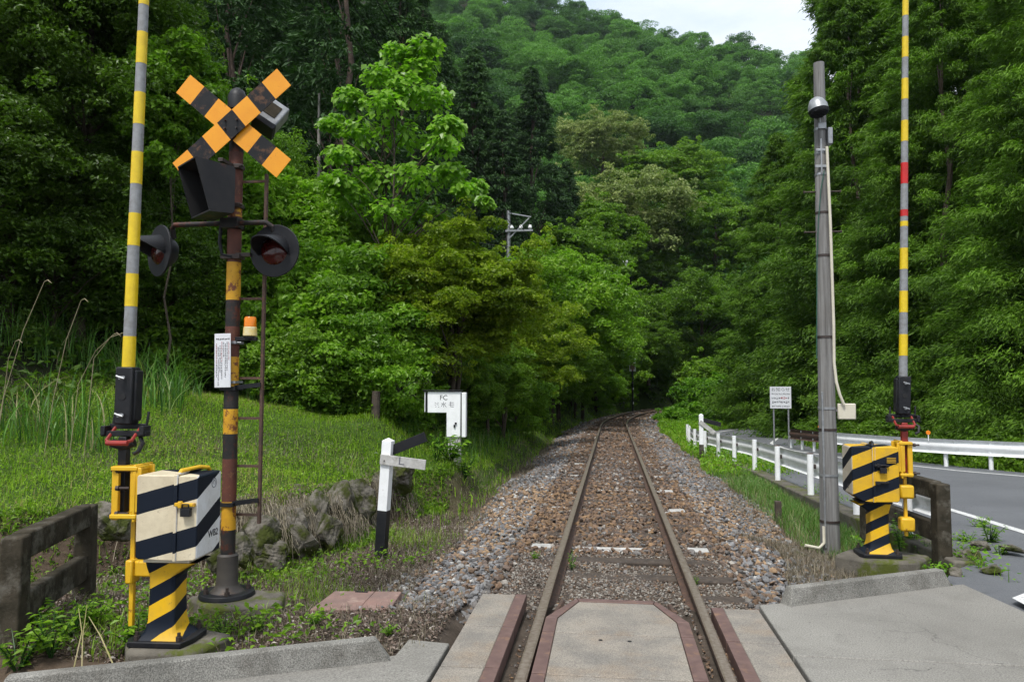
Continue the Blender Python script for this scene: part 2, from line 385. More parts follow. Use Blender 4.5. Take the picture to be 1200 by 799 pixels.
# foliage palettes
LM = {
 'dark': leafmat('dark_leaves', (.022, .050, .005), (.110, .205, .016), .38),
 'mid': leafmat('mid_green_leaves', (.040, .090, .008), (.170, .310, .022), .42),
 'bright': leafmat('bright_leaves', (.065, .155, .012), (.250, .440, .028), .45),
 'big': leafmat('big_bright_leaves', (.090, .200, .016), (.250, .460, .036), .48, rough=.35),
 'maple': leafmat('yellowish_maple_leaves', (.080, .145, .008), (.33, .43, .020), .48, dead=(.33, .30, .05)),
 'track': leafmat('trackside_leaves', (.052, .118, .010), (.220, .380, .024), .42),
 'hill': leafmat('hill_leaves', (.016, .062, .015), (.140, .305, .050), .35, rough=.6, hue=.6),
 'cream': leafmat('cream_blossom_leaves', (.055, .120, .020), (.33, .38, .13), .3, rough=.6, dead=(.62, .58, .34)),
 'cedar': leafmat('cedar_needles', (.028, .072, .007), (.165, .310, .022), .35, rough=.6, hue=.15),
 'cedar_dark': leafmat('dark_cedar_needles', (.010, .034, .008), (.050, .120, .022), .2, rough=.65, hue=.3),
 'grass': leafmat('short_grass', (.090, .180, .012), (.300, .480, .026), .42, hue=.05, dead=(.34, .28, .13)),
 'tall': leafmat('tall_grass_blades', (.030, .090, .016), (.13, .28, .045), .38, hue=.05, dead=(.34, .30, .16)),
 'dry': leafmat('dry_straw', (.09, .07, .05), (.34, .29, .21), .2, hue=.05),
 'litter': leafmat('brown_litter', (.06, .043, .034), (.27, .20, .165), .1, hue=.02, dead=(.55, .5, .46)),
 'vine': leafmat('vine_leaves', (.060, .155, .012), (.220, .430, .026), .45),
}
def haze():
    m = bpy.data.materials.new('haze'); m.use_nodes = True; n = m.node_tree; n.nodes.clear()
    o = n.nodes.new('ShaderNodeOutputMaterial'); v = n.nodes.new('ShaderNodeVolumePrincipled'); v.inputs['Color'].default_value = (.80, .90, 1, 1)
    v.inputs['Density'].default_value = .00013; v.inputs['Anisotropy'].default_value = .2; n.links.new(v.outputs[0], o.inputs['Volume'])
    mb = MB(); mb.box((60, 270, 100), (700, 760, 320)); ob = mb.build('haze', m); tag(ob, 'thin pale haze over the valley', 'haze', kind='stuff')
# ================================================================== GROUND
def axis(a0, f0, f1, a1, st, gr):
    c = list(np.arange(f0, f1 + 1e-6, st)); lo = [f0]; s = st
    while lo[-1] > a0: s *= gr; lo.append(lo[-1] - s)
    hi = [c[-1]]; s = st
    while hi[-1] < a1: s *= gr; hi.append(hi[-1] + s)
    return np.array(lo[:0:-1] + c + hi[1:])
ax = axis(-420, -9.5, 7.5, 420, .11, 1.045); ay = axis(-60, 3, 17, 620, .11, 1.03)
GX, GY = np.meshgrid(ax, ay); GZ = H(GX, GY)
nx, ny = len(ax), len(ay); ii = np.arange(nx * ny).reshape(ny, nx)
Fq = np.stack([ii[:-1, :-1], ii[:-1, 1:], ii[1:, 1:], ii[1:, :-1]], -1).reshape(-1, 4)
u_ = xc(GY) - GX; bd = bankd(GX, GY)
def mk(c): return np.array(c)
DIRT = mk((.085, .062, .045)); GRAV = mk((.075, .06, .048)); FOR = mk((.022, .026, .012)); GRS = mk((.05, .085, .018)); ROAD = mk((.08, .08, .08))  # GRAV is darkened so the shaded gaps between ballast stones are in its colour
def lerp(a, b, t): return a * (1 - t[..., None]) + b * t[..., None]
C = np.broadcast_to(DIRT, GX.shape + (3,)).copy()
C = lerp(C, GRAV, ss(2.5, 1.9, np.abs(u_ + .15 * wav(GX, GY, .7))))
gm = ss(.2, .6, bd) * (GX < 0); C = lerp(C, GRS, gm)
C = lerp(C, GRS, ss(2.3, 2.7, u_) * ss(11, 15, GY))
C = lerp(C, GRS, ss(-2.3, -2.8, u_) * ss(9, 12, GY))
C = lerp(C, GRS, ss(0, .6, GX - rr(GY) - .3) * (GX > 2))
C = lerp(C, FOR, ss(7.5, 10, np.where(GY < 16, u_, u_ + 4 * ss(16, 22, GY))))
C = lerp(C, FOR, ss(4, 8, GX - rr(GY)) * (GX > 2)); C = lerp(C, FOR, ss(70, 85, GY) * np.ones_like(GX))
C *= (1 + .18 * wav(GX, GY, .3, .2) + .12 * rng.standard_normal(GX.shape))[..., None]
C = np.clip(C, .005, 1); col = np.concatenate([C, np.ones(GX.shape + (1,))], -1).reshape(-1, 4)
M['ground'] = colmat('ground_soil', .95, .7, 24); M['ground'].node_tree.nodes['Principled BSDF'].inputs['Specular IOR Level'].default_value = .1
g = link('ground', np_mesh('ground', np.stack([GX, GY, GZ], -1).reshape(-1, 3), Fq, [M['ground']], col=col, smooth=True)); tag(g, kind='structure')

# ------------------------------------------------------------------ road + paving
def ribbon(name, left, right, zf, mat_, Ys, nacross=1, dz=0.0):
    V = []
    for y in Ys:
        a, b = left(y), right(y)
        for k in range(nacross + 1):
            x = a + (b - a) * k / nacross; V.append((x, y, float(zf(y)) + dz))
    n = nacross + 1
    Fs = [(i * n + k, i * n + k + 1, (i + 1) * n + k + 1, (i + 1) * n + k) for i in range(len(Ys) - 1) for k in range(nacross)]
    o = link(name, np_mesh(name, V, Fs, [mat_], smooth=True)); return tag(o, kind='structure')
A0, A1 = G(890, 708), G(1130, 684)
J0 = G(1130, 684); J1 = G(1200, 716)
sl = (J1.y - J0.y) / (J1.x - J0.x)
ys = list(np.arange(-30, 4, 1.0)) + list(np.arange(4, 54.1, .4))
def roadL(y):
    if y < J0.y: return J0.x + (y - J0.y) / sl if y > 1.5 else J0.x + (1.5 - J0.y) / sl
    return J0.x + (float(gx(y)) + .12 - J0.x) * float(ss(6.9, 7.6, y))
ribbon('road', roadL, lambda y: float(rr(y)) + .55 + (.6 if y > 12 else 0), rz, M['asphalt'], ys, 4)
def strip(name, path, wd, z0, a, b, st=.4, label=None):
    ys_ = np.arange(a, b, st); V = []
    pts = np.array([(float(path(y)), y) for y in ys_]); d = np.gradient(pts, axis=0); d /= np.linalg.norm(d, axis=1)[:, None]
    nrm = np.stack([d[:, 1], -d[:, 0]], 1)
    for p, q in zip(pts, nrm):
        for s in (-.5, .5): V.append((p[0] + q[0] * wd * s, p[1] + q[1] * wd * s, float(rz(p[1])) + z0))
    Fs = [(2 * i, 2 * i + 1, 2 * i + 3, 2 * i + 2) for i in range(len(ys_) - 1)]
    return tag(link(name, np_mesh(name, V, Fs, [M['line']])), kind='structure')
strip('road_edge_line', rl, .13, .005, 7.2, 53)
strip('road_far_edge_line', rr, .12, .005, 14.6, 44)
# arrow-like stub of paint by the crossing
q = [G(1186, 701), G(1215, 690), G(1260, 712), G(1232, 726)]
mb = MB(); mb.add([(p.x, p.y, .006) for p in q], [(0, 3, 2, 1)]); tag(mb.build('stop_marking', M['line']), kind='structure')

def slab(name, pts, top, th, m_, kind='structure', bev=.008, parent=None):
    mb = MB(); mb.prism([(p[0], p[1], top) for p in pts], (0, 0, -th)); o = mb.build(name, m_, parent, bevel=bev)
    if kind: tag(o, kind=kind)
    return o
sR = 1.085
E0, E1 = G(935, 768), G(1200, 780); ej = E0.y; er = J1.x + .9
slab('crossing_pavement', [(sR, -8), (J0.x + 5.2, -8), (J0.x + 3.6, 2.4), (J1.x + .02 + (ej - .006 - J1.y) / sl, E1.y - .006), (sR, ej - .006)], .0, .1, M['apron'])
slab('crossing_pavement', [(sR, ej + .006), (J1.x + .02 + (ej + .006 - J1.y) / sl, E1.y + .006), (J0.x - .01, J0.y), (A0.x + .02, A0.y), (sR, A0.y - .01)], .0, .1, M['apron'])
k0, k1 = G(460, 770), G(75, 822)
slab('crossing_pavement', [(-.98, -8), (-.98, 4.62), (-1.25, 4.66), (k0.x, k0.y + .05), (k1.x - 1.5, k1.y - .6), (-9, -8)], -.004, .1, M['apron'])

# ------------------------------------------------------------------ track
def offpath(off, y0, y1, st=.5, dz=0.0):
    Y = np.arange(y0, y1 + 1e-6, st); X = xc(Y); dX = np.gradient(X, Y); L_ = np.sqrt(1 + dX * dX)
    return np.stack([X + off / L_, Y - off * dX / L_, zt(Y) + dz], 1), np.stack([1 / L_, -dX / L_], 1)
def sweep(name, prof, path, nrm, m_, mi=None):
    n = len(prof); V = []
    for p, q in zip(path, nrm):
        for a, z in prof: V.append((p[0] + q[0] * a, p[1] + q[1] * a, p[2] + z))
    Fs = [(i * n + k, (i + 1) * n + k, (i + 1) * n + (k + 1) % n, i * n + (k + 1) % n) for i in range(len(path) - 1) for k in range(n)]
    mm = [0 if mi is None else mi[k] for i in range(len(path) - 1) for k in range(n)]
    return link(name, np_mesh(name, V, Fs, m_, mi=mm))
hw = .0325
RP = [(-hw, -.006), (-.022, 0), (.022, 0), (hw, -.006), (hw, -.036), (.009, -.048), (.009, -.118), (.062, -.136), (.062, -.146), (-.062, -.146), (-.062, -.136), (-.009, -.118), (-.009, -.048), (-hw, -.036)]
RM = [0, 0, 0] + [1] * 11
side = {-1: 'left', 1: 'right'}
for s, lab in ((-1, 'worn steel rail bending round the outside of the curve, nearer the leafy bank'), (1, 'worn steel rail on the inside of the curve, nearer the road')):
    pth, nr = offpath(s * .566, -6, 100, .5)
    o = sweep('rail', RP, pth, nr, [M['steel_rail'], M['rust_steel']], RM); tag(o, lab, 'rail', 'running rails')
# flared check rails of the crossing
for s in (-1, 1):
    mb = MB(); x = .06 + s * .40
    mb.tube([(.045 + s * .445, -6, -.045), (.045 + s * .447, 5.2, -.045), (.055 + s * .40, 5.75, -.06)], .022, 6)
    o = mb.build('check_rail', M['rust_steel']); tag(o, 'rusty flared guard bar inside the %s rail at the crossing' % ('bank-side' if s < 0 else 'road-side'), 'guard rail', 'guard bars inside the rails')
# crossing panels
def panel(pts, label, grp, edges):
    z = -.002
    cx_ = sum(p[0] for p in pts) / len(pts); cy_ = sum(p[1] for p in pts) / len(pts)
    mb = MB(); mb.prism([(p[0], p[1], z) for p in pts], (0, 0, -.10))
    o = mb.build('crossing_slab', M['panel'], bevel=.006); tag(o, label, 'crossing panel', grp)
    for poly in edges:
        e = MB(); e.prism([(p[0], p[1], z + .004) for p in poly], (0, 0, -.09)); e.build('steel_edging', M['panel_edge'], o, bevel=.003)
    return o
gp = .006
sgs = [5.72, 4.965, 4.25, 3.45, 2.6]
nm = ['end', 'second', 'third', 'last']
for i in range(4):
    b, a = sgs[i] - gp, sgs[i + 1] + gp
    panel([(-.955, a), (-.70, a), (-.70, b), (-.955, b)], 'narrow concrete slab outside the bank-side rail, %s from the ballast' % ['first', 'second', 'third', 'fourth'][i], 'slabs outside the rails',
          [[(-.698, a), (-.615, a), (-.615, b), (-.698, b)]])
sgr = [5.56, 4.86, 3.9, 2.6]
for i in range(3):
    b, a = sgr[i] - gp, sgr[i + 1] + gp
    panel([(.815, a), (1.06, a), (1.06, b), (.815, b)], 'narrow concrete slab outside the road-side rail, %s from the ballast' % ['first', 'second', 'third'][i], 'slabs outside the rails',
          [[(.73, a), (.813, a), (.813, b), (.73, b)]])
sgc = [5.66, 4.9, 4.2, 3.3, 2.4]
xl, xr = -.345, .455
b = sgc[0]
panel([(xl, sgc[1] + gp), (xr, sgc[1] + gp), (xr, b - .47), (xr - .13, b - .07), (xl + .13, b - .07), (xl, b - .47)], 'wide concrete slab between the rails with chamfered corners', 'wide slabs between the rails',
      [[(xl - .082, sgc[1] + gp), (xl - .002, sgc[1] + gp), (xl - .002, b - .47), (xl - .082, b - .47)],
       [(xl - .082, b - .466), (xl - .002, b - .466), (xl + .128, b - .068), (xl + .11, b + .002)],
       [(xl + .116, b + .002), (xl + .134, b - .068), (xr - .134, b - .068), (xr - .116, b + .002)],
       [(xr - .11, b + .002), (xr - .128, b - .068), (xr + .002, b - .466), (xr + .082, b - .466)],
       [(xr + .002, sgc[1] + gp), (xr + .082, sgc[1] + gp), (xr + .082, b - .47), (xr + .002, b - .47)]])
for i in range(1, 4):
    b, a = sgc[i] - gp, sgc[i + 1] + gp
    o = panel([(xl, a), (xr, a), (xr, b), (xl, b)], 'wide rectangular concrete slab between the rails, %s from the ballast' % ['', 'second', 'third', 'fourth'][i], 'wide slabs between the rails',
          [[(xl - .082, a), (xl - .002, a), (xl - .002, b), (xl - .082, b)], [(xr + .002, a), (xr + .082, a), (xr + .082, b), (xr + .002, b)]])
    if i == 1:
        for hx in (.07 - .12, .07 + .06):
            mbh = MB(); mbh.cyl((hx, b - .11, -.004), (hx, b - .11, .0005), .013, n=10); mbh.build('lifting_hole', M['black_matt'], o)
# sleepers
cs = [8.25, 10.9, 12.95, 15.0, 17.4]
lab_s = ['first from the crossing', 'second from the crossing', 'third from the crossing', 'fourth from the crossing', 'farthest visible']
for y, lb in zip(cs, lab_s):
    c = float(xc(y)); zz = float(zt(y))
    mb = MB(); mb.box((c, y, zz - .225), (2.0, .21, .10)); mb.box((c + .02, y, zz - .172), (.66, .055, .03))
    for e in (-1, 1): mb.box((c + e * .84, y, zz - .165), (.22, .17, .03))
    o = mb.build('concrete_sleeper', M['white_dirty'], bevel=.012); tag(o, 'pale concrete sleeper half buried in the ballast, ' + lb, 'sleeper', 'pale concrete sleepers')
ys_ = [y for y in np.arange(6.35, 19, .66) if min(abs(y - q_) for q_ in cs) > .3]
proto = None
for y in ys_:
    if proto is None:
        mb = MB(); mb.box((0, 0, 0), (2.05, .2, .13)); proto = mb.build('wooden_sleeper', M['wood_dark'], bevel=.012); o = proto
    else: o = proto.copy(); COL.objects.link(o)
    o.location = (float(xc(y)), y, float(zt(y)) - .222)
    tag(o, 'dark wooden sleeper sunk in the ballast between the rails', 'sleeper', 'dark wooden sleepers')
# fishplate-like rail fastenings are hidden by ballast

# ------------------------------------------------------------------ ballast
def ico():
    t = (1 + 5 ** .5) / 2
    v = np.array([(-1, t, 0), (1, t, 0), (-1, -t, 0), (1, -t, 0), (0, -1, t), (0, 1, t), (0, -1, -t), (0, 1, -t), (t, 0, -1), (t, 0, 1), (-t, 0, -1), (-t, 0, 1)], float)
    f = np.array([(0, 11, 5), (0, 5, 1), (0, 1, 7), (0, 7, 10), (0, 10, 11), (1, 5, 9), (5, 11, 4), (11, 10, 2), (10, 7, 6), (7, 1, 8), (3, 9, 4), (3, 4, 2), (3, 2, 6), (3, 6, 8), (3, 8, 9), (4, 9, 5), (2, 4, 11), (6, 2, 10), (8, 6, 7), (9, 8, 1)])
    return v / np.linalg.norm(v[0]), f
IV, IF = ico()
def rotm(n):
    q = rng.standard_normal((n, 4)); q /= np.linalg.norm(q, axis=1)[:, None]; a, b, c, d = q.T
    return np.stack([1 - 2 * (c * c + d * d), 2 * (b * c - a * d), 2 * (b * d + a * c), 2 * (b * c + a * d), 1 - 2 * (b * b + d * d), 2 * (c * d - a * b), 2 * (b * d - a * c), 2 * (c * d + a * b), 1 - 2 * (b * b + c * c)], 1).reshape(-1, 3, 3)
def stones(name, Pn, size, colr, m_):
    n = len(Pn); tmpl = np.stack([IV * rng.uniform(.62, 1.25, (12, 1)) for _ in range(24)])
    V = tmpl[rng.integers(0, 24, n)] * np.stack([rng.uniform(.75, 1.3, n), rng.uniform(.6, 1.0, n), rng.uniform(.4, .8, n)], 1)[:, None, :] * size[:, None, None]
    Rm = rotm(n); V = np.einsum('nij,nkj->nki', Rm, V); V[:, :, 2] *= .8; V += Pn[:, None, :]
    Fs = IF[None] + 12 * np.arange(n)[:, None, None]
    cc = np.repeat(np.concatenate([colr, np.ones((n, 1))], 1), 12, 0)
    return link(name, np_mesh(name, V.reshape(-1, 3), Fs.reshape(-1, 3), [m_], col=cc))
M['stone'] = colmat('ballast_stone', .88, .35, 60)
Pn, Sz, Cc = [], [], []
def ball(n, y0, y1, hw_, s0, s1, keep=1.0):
    Y = y0 + (y1 - y0) * rng.random(n); X = xc(Y) + rng.uniform(-hw_, hw_, n)
    u = X - xc(Y); edge = 2.25 + .3 * wav(X, Y, .8, 2) + np.where(u > 0, .15, -.05)
    k = (np.abs(u) < edge) & ((Y > 5.75) | (np.abs(u) > 1.08) | ((np.abs(u) > .49) & (np.abs(u) < .67)))
    k &= ~((Y < 5.75) & (u > 1.08) & (Y < 5.3 + .14 * u)); k &= ~((u < -1.08) & (Y < 5.35))
    inner = (np.abs(u) < .48)
    k &= ~(inner & (Y < 8.0) & (rng.random(n) < .25)); k &= ~((np.abs(u) < 1.0) & (np.abs(u) > .6) & (Y < 7.2) & (rng.random(n) < .5))
    k &= np.minimum(np.abs(u - .566), np.abs(u + .566)) > .055
    X, Y, u = X[k], Y[k], u[k]
    s = rng.uniform(s0, s1, len(X)) * np.where((np.abs(u) < 1.0) & (Y < 8), .5, 1)
    for yc in cs: s = np.where((np.abs(Y - yc) < .11) & (((np.abs(u) > .73) & (np.abs(u) < .96)) | ((np.abs(u) < .4) & (np.abs(Y - yc) < .05))), s * .4, s)
    sl_ = np.abs(((Y - 6.35) / .66 + .5) % 1 - .5) * .66; s = np.where((sl_ < .10) & (np.abs(u) < 1.0) & (rng.random(len(X)) < .7), s * .45, s)
    Z = H(X, Y) + rng.uniform(-.2, .75, len(X)) * s
    g_ = rng.uniform(.6, 1.45, len(X))
    cg = np.array([.165, .163, .165]); cb = np.array([.20, .135, .09]); co_ = np.array([.25, .165, .095]); cp = np.array([.15, .115, .095]); cw = np.array([.34, .33, .31])
    orange = np.clip(.30 * ss(7.0, 8.8, Y) * ss(15, 12, Y) * np.where(u < 0, 1.2, .7) + .05 + .14 * wav(X, Y, 1.1, .4), .01, .5) * np.where((u < -.7) | (u > .8), 1, .6)
    brown = .30 + .42 * (np.abs(u) < 1.1) + .2 * ss(14, 24, Y)
    r = rng.random(len(X)); c = np.where((r < orange)[:, None], co_, np.where((r < orange + brown)[:, None], np.where(rng.random((len(X), 1)) < .5, cp, cb), cg))
    c = np.where((rng.random(len(X)) < .06)[:, None], cw, c) * g_[:, None]
    c = c * np.where((np.abs(u) < 1.15)[:, None], np.array([[.80, .75, .70]]), 1.0)
    c = c * (1 - .45 * ss(20, 34, Y) * 0)[:, None]
    Pn.append(np.stack([X, Y, Z], 1)); Sz.append(s); Cc.append(np.clip(c, .02, .6))
ball(30000, 3.0, 12, 2.8, .020, .044)
ball(9000, 3.0, 5.8, .7, .010, .024)
ball(20000, 12, 22, 2.8, .026, .05)
ball(14000, 22, 42, 2.8, .04, .075)
ball(8000, 42, 90, 2.8, .06, .12)
n_ = 16000; Xf = rng.uniform(-1.1, 1.2, n_); Yf = rng.uniform(5.7, 9.5, n_); k_ = (np.abs(np.abs(Xf - .1) - .566) > .05) & (rng.random(n_) < ss(10.5, 6.5, Yf)); Xf, Yf = Xf[k_], Yf[k_]; sf = rng.uniform(.006, .016, len(Xf))
Pn.append(np.stack([Xf, Yf, H(Xf, Yf) + .4 * sf], 1)); Sz.append(sf); Cc.append(np.array([[.17, .145, .12], [.26, .24, .21], [.12, .09, .07]])[rng.integers(0, 3, len(Xf))] * rng.uniform(.7, 1.4, (len(Xf), 1)))
o = stones('ballast_gravel', np.concatenate(Pn), np.concatenate(Sz), np.concatenate(Cc), M['stone']); tag(o, 'loose grey and rusty orange ballast stones along the track', 'ballast', kind='stuff')

# ------------------------------------------------------------------ kerb blocks
def kerb(pa, pb, hgt, dep, label, e0, e1):
    """pa, pb: front bottom corners on the ground"""
    pa = Vector(pa); pb = Vector(pb); d = (pb - pa); Ln = d.length; d.normalize(); n = Vector((-d.y, d.x, 0))
    o = thing('kerb_block', label, 'kerb', (pa.x, pa.y, 0), math.atan2(d.y, d.x))
    V = [(0, 0, 0), (Ln, 0, 0), (Ln, dep, 0), (0, dep, 0), (e0, .03, hgt), (Ln - e1, .03, hgt), (Ln - e1, dep - .03, hgt), (e0, dep - .03, hgt)]
    mb = MB(); mb.add([(x, y, z - .03 * (z == 0)) for x, y, z in V], [(3, 2, 1, 0), (4, 5, 6, 7), (0, 1, 5, 4), (2, 3, 7, 6), (3, 0, 4, 7), (1, 2, 6, 5)])
    me = mb.mesh('kerb_block', M['concrete'], True)
    q_ = link('kerb_block', me); q_.location = o.location; q_.rotation_euler = o.rotation_euler; tag(q_, label, 'kerb')
    b_ = q_.modifiers.new('bevel', 'BEVEL'); b_.width = .010; b_.segments = 2; b_.limit_method = 'ANGLE'
    me.set_sharp_from_angle(angle=R(50)); bpy.data.objects.remove(o)
a, b = G(926, 711), G(1118, 686)
kerb((a.x, a.y, 0), (b.x, b.y, 0), .125, .13, 'long low concrete kerb block with sloped ends lying before the yellow and black gate cabinet', .05, .07)
a, b = G(60, 827), G(462, 773)
kerb((a.x - .3, a.y - .04, 0), (b.x, b.y, 0), .12, .13, 'long low concrete kerb block in front of the cream and black gate cabinet', .05, .1)

# ------------------------------------------------------------------ retaining kerb wall under the near guardrail
Y = np.array([7.5, 8, 9, 10, 11, 12, 13, 14, 15, 16, 17, 18, 19.5, 21, 23])
V = []; 
for y in Y:
    x = float(gx(y)); z = float(rz(y)) + .03
    zz = [(x - .10, z - .75), (x - .10, z), (x + .19, z + .004), (x + .19, z - .5)]
    V += [(a_, y, b_) for a_, b_ in zz]
Fs = [(i * 4 + k, i * 4 + k + 1, (i + 1) * 4 + k + 1, (i + 1) * 4 + k) for i in range(len(Y) - 1) for k in range(3)]
mb = MB(); mb.add(V, Fs); mb.f += [[0, 3, 2, 1], [len(V) - 4, len(V) - 3, len(V) - 2, len(V) - 1]]; mb.m += [0, 0]
o = mb.build('retaining_wall', M['plinth'], bevel=.02); tag(o, 'low mossy concrete retaining wall between the ballast and the road', 'retaining wall')

# ------------------------------------------------------------------ guardrails
def wbeam(pts, z0s, face, name, parent, mats, mi=None):
    """W profile swept along pts; face=+1/-1 which side bulges"""
    prof = [(0, .175), (.028, .16), (.05, .125), (.05, .085), (.012, .035), (.012, -.035), (.05, -.085), (.05, -.125), (.028, -.16), (0, -.175)]
    pts = np.array(pts, float); d = np.gradient(pts, axis=0); d /= np.linalg.norm(d, axis=1)[:, None]; n = np.stack([d[:, 1], -d[:, 0]], 1) * face
    V = [(p[0] + q[0] * a, p[1] + q[1] * a, z + b) for p, q, z in zip(pts, n, z0s) for a, b in prof]
    V += [(p[0] + q[0] * (a - .006), p[1] + q[1] * (a - .006), z + b) for p, q, z in zip(pts, n, z0s) for a, b in prof]
    k = len(prof); N = len(pts) * k
    Fs = [(i * k + j, i * k + j + 1, (i + 1) * k + j + 1, (i + 1) * k + j) for i in range(len(pts) - 1) for j in range(k - 1)]
    Fs += [(N + i * k + j, N + (i + 1) * k + j, N + (i + 1) * k + j + 1, N + i * k + j + 1) for i in range(len(pts) - 1) for j in range(k - 1)]
    m_ = [0] * len(Fs)
    if mi is not None:
        m_ = [mi[i] for i in range(len(pts) - 1) for j in range(k - 1)] * 2
    return link(name, np_mesh(name, V, Fs, mats, mi=m_, smooth=True), parent)
# near guardrail
py_ = [8.9, 10.6, 12.9, 15.3, 17.6, 19.6, 21.4, 23.2, 25, 26.8, 28.6, 30.2]
rt = thing('guardrail', 'white guardrail on slim round posts along the edge between the track and the road', 'guardrail', (3.3, 9, 0)); 
rt.location = (0, 0, 0)
yy = np.arange(8.4, 30.8, .4)
wbeam([(float(gx(y)) + .11, y) for y in yy], [float(rz(y)) + .49 for y in yy], 1, 'beam', rt, [M['white']])
for i, y in enumerate(py_):
    x = float(gx(y)) + .03; z = float(rz(y)) 
    mb = MB(); mb.cyl((x, y, z - .1), (x, y, z + .70), .052, n=16); mb.cyl((x, y, z + .70), (x, y, z + .712), .054, n=16, mi=1 if i in (2, 3) else 0)
    ps = mb.build('post', [M['white'], M['rust_steel']], rt, smooth=True)
    mb = MB(); mb.box((x + .06, y, z + .49), (.07, .05, .07)); mb.cyl((x + .105, y, z + .49), (x + .125, y, z + .49), .018, n=8); mb.build('bolt', M['bolt'], ps)
# far guardrail
fp = [(6.05, 27.5), (6.3, 25.5), (6.7, 23.2), (7.35, 20.8), (8.1, 19.4), (9.0, 18.4), (10.0, 17.6), (11.2, 16.9), (12.6, 16.3), (14.5, 15.8), (17, 15.3)]
fp = np.array(fp); tt = np.linspace(0, len(fp) - 1, 41); fpx = np.interp(tt, range(len(fp)), fp[:, 0]); fpy = np.interp(tt, range(len(fp)), fp[:, 1])
fpx += .35
rt = thing('guardrail', 'long white guardrail beyond the road under the cedars, its far end rusted brown', 'guardrail')
wbeam(list(zip(fpx, fpy)), [float(rz(y)) + .50 for y in fpy], -1, 'beam', rt, [M['white'], M['rust_steel']], mi=[1 if i < 6 else 0 for i in range(40)])
acc = 0; last = None; np_ = 0
for i in range(41):
    if last is None or math.hypot(fpx[i] - last[0], fpy[i] - last[1]) > .82:
        last = (fpx[i], fpy[i]); x, y = fpx[i] + .08, fpy[i] + .03; z = float(rz(y))
        mb = MB(); mb.cyl((x, y, z - .6), (x, y, z + .66), .05, n=12); mb.build('post', M['white'], rt, smooth=True); np_ += 1
# orange round delineators on the far guardrail
for pxq, i_ in ((1085, 'beside the road-side barrier arm'), (956, 'close to the white notice board')):
    best = min(range(41), key=lambda i: abs(project(fpx[i], fpy[i], .1)[0] - pxq)); x, y = fpx[best], fpy[best]; z = float(rz(y)) + .66
    t = thing('reflector_post', 'small round orange reflector over the far guardrail, ' + i_, 'reflector', (x, y, z), 0, 'orange guardrail reflectors')
    mb = MB(); mb.cyl((0, 0, -.05), (0, 0, .12), .012, n=8); mb.build('stem', M['white'], t)
    mb = MB(); mb.cyl((0, -.012, .16), (0, .012, .16), .055, n=20); mb.build('disc', M['orange_lens'], t, bevel=.004)

# ------------------------------------------------------------------ concrete fences
def cfence(loc, rz_, Ln, label, n0=0, lower=True, lean=0):
    t = thing('concrete_fence', label, 'fence', loc, rz_)
    for x in (0, Ln):
        mb = MB(); mb.add([(x - .075 - .03 * (x > 0), -.07, -.35), (x + .075 + .03 * (x > 0), -.07, -.35), (x + .075 + .03 * (x > 0), .07, -.35), (x - .075 - .03 * (x > 0), .07, -.35),
                           (x - .075, -.065, .70), (x + .065, -.065, .70), (x + .065, .065, .70), (x - .075, .065, .70)], [(3, 2, 1, 0), (4, 5, 6, 7), (0, 1, 5, 4), (2, 3, 7, 6), (3, 0, 4, 7), (1, 2, 6, 5)])
        mb.build('post', M['old_concrete'], t, bevel=.014)
    mb = MB(); mb.box((Ln / 2, 0, .625), (Ln - .14, .12, .17)); mb.build('top_rail', M['old_concrete'], t, bevel=.014)
    mb = MB(); mb.box((Ln / 2, 0, .22), (Ln - .14, .09, .19)); mb.build('lower_rail', M['old_concrete'], t, bevel=.014)
    return t
a = G(98, 703, -.12); b = G(4, 775, -.12)
d = b - a
cfence((a.x, a.y, -.07), math.atan2(d.y, d.x), 1.22, 'weathered dark concrete fence beside the cream and black gate cabinet')
a = G(1104, 655, -.1)
cfence((a.x, a.y, -.07), R(94), 1.7, 'weathered dark concrete fence of posts and rails behind the yellow and black gate cabinet')

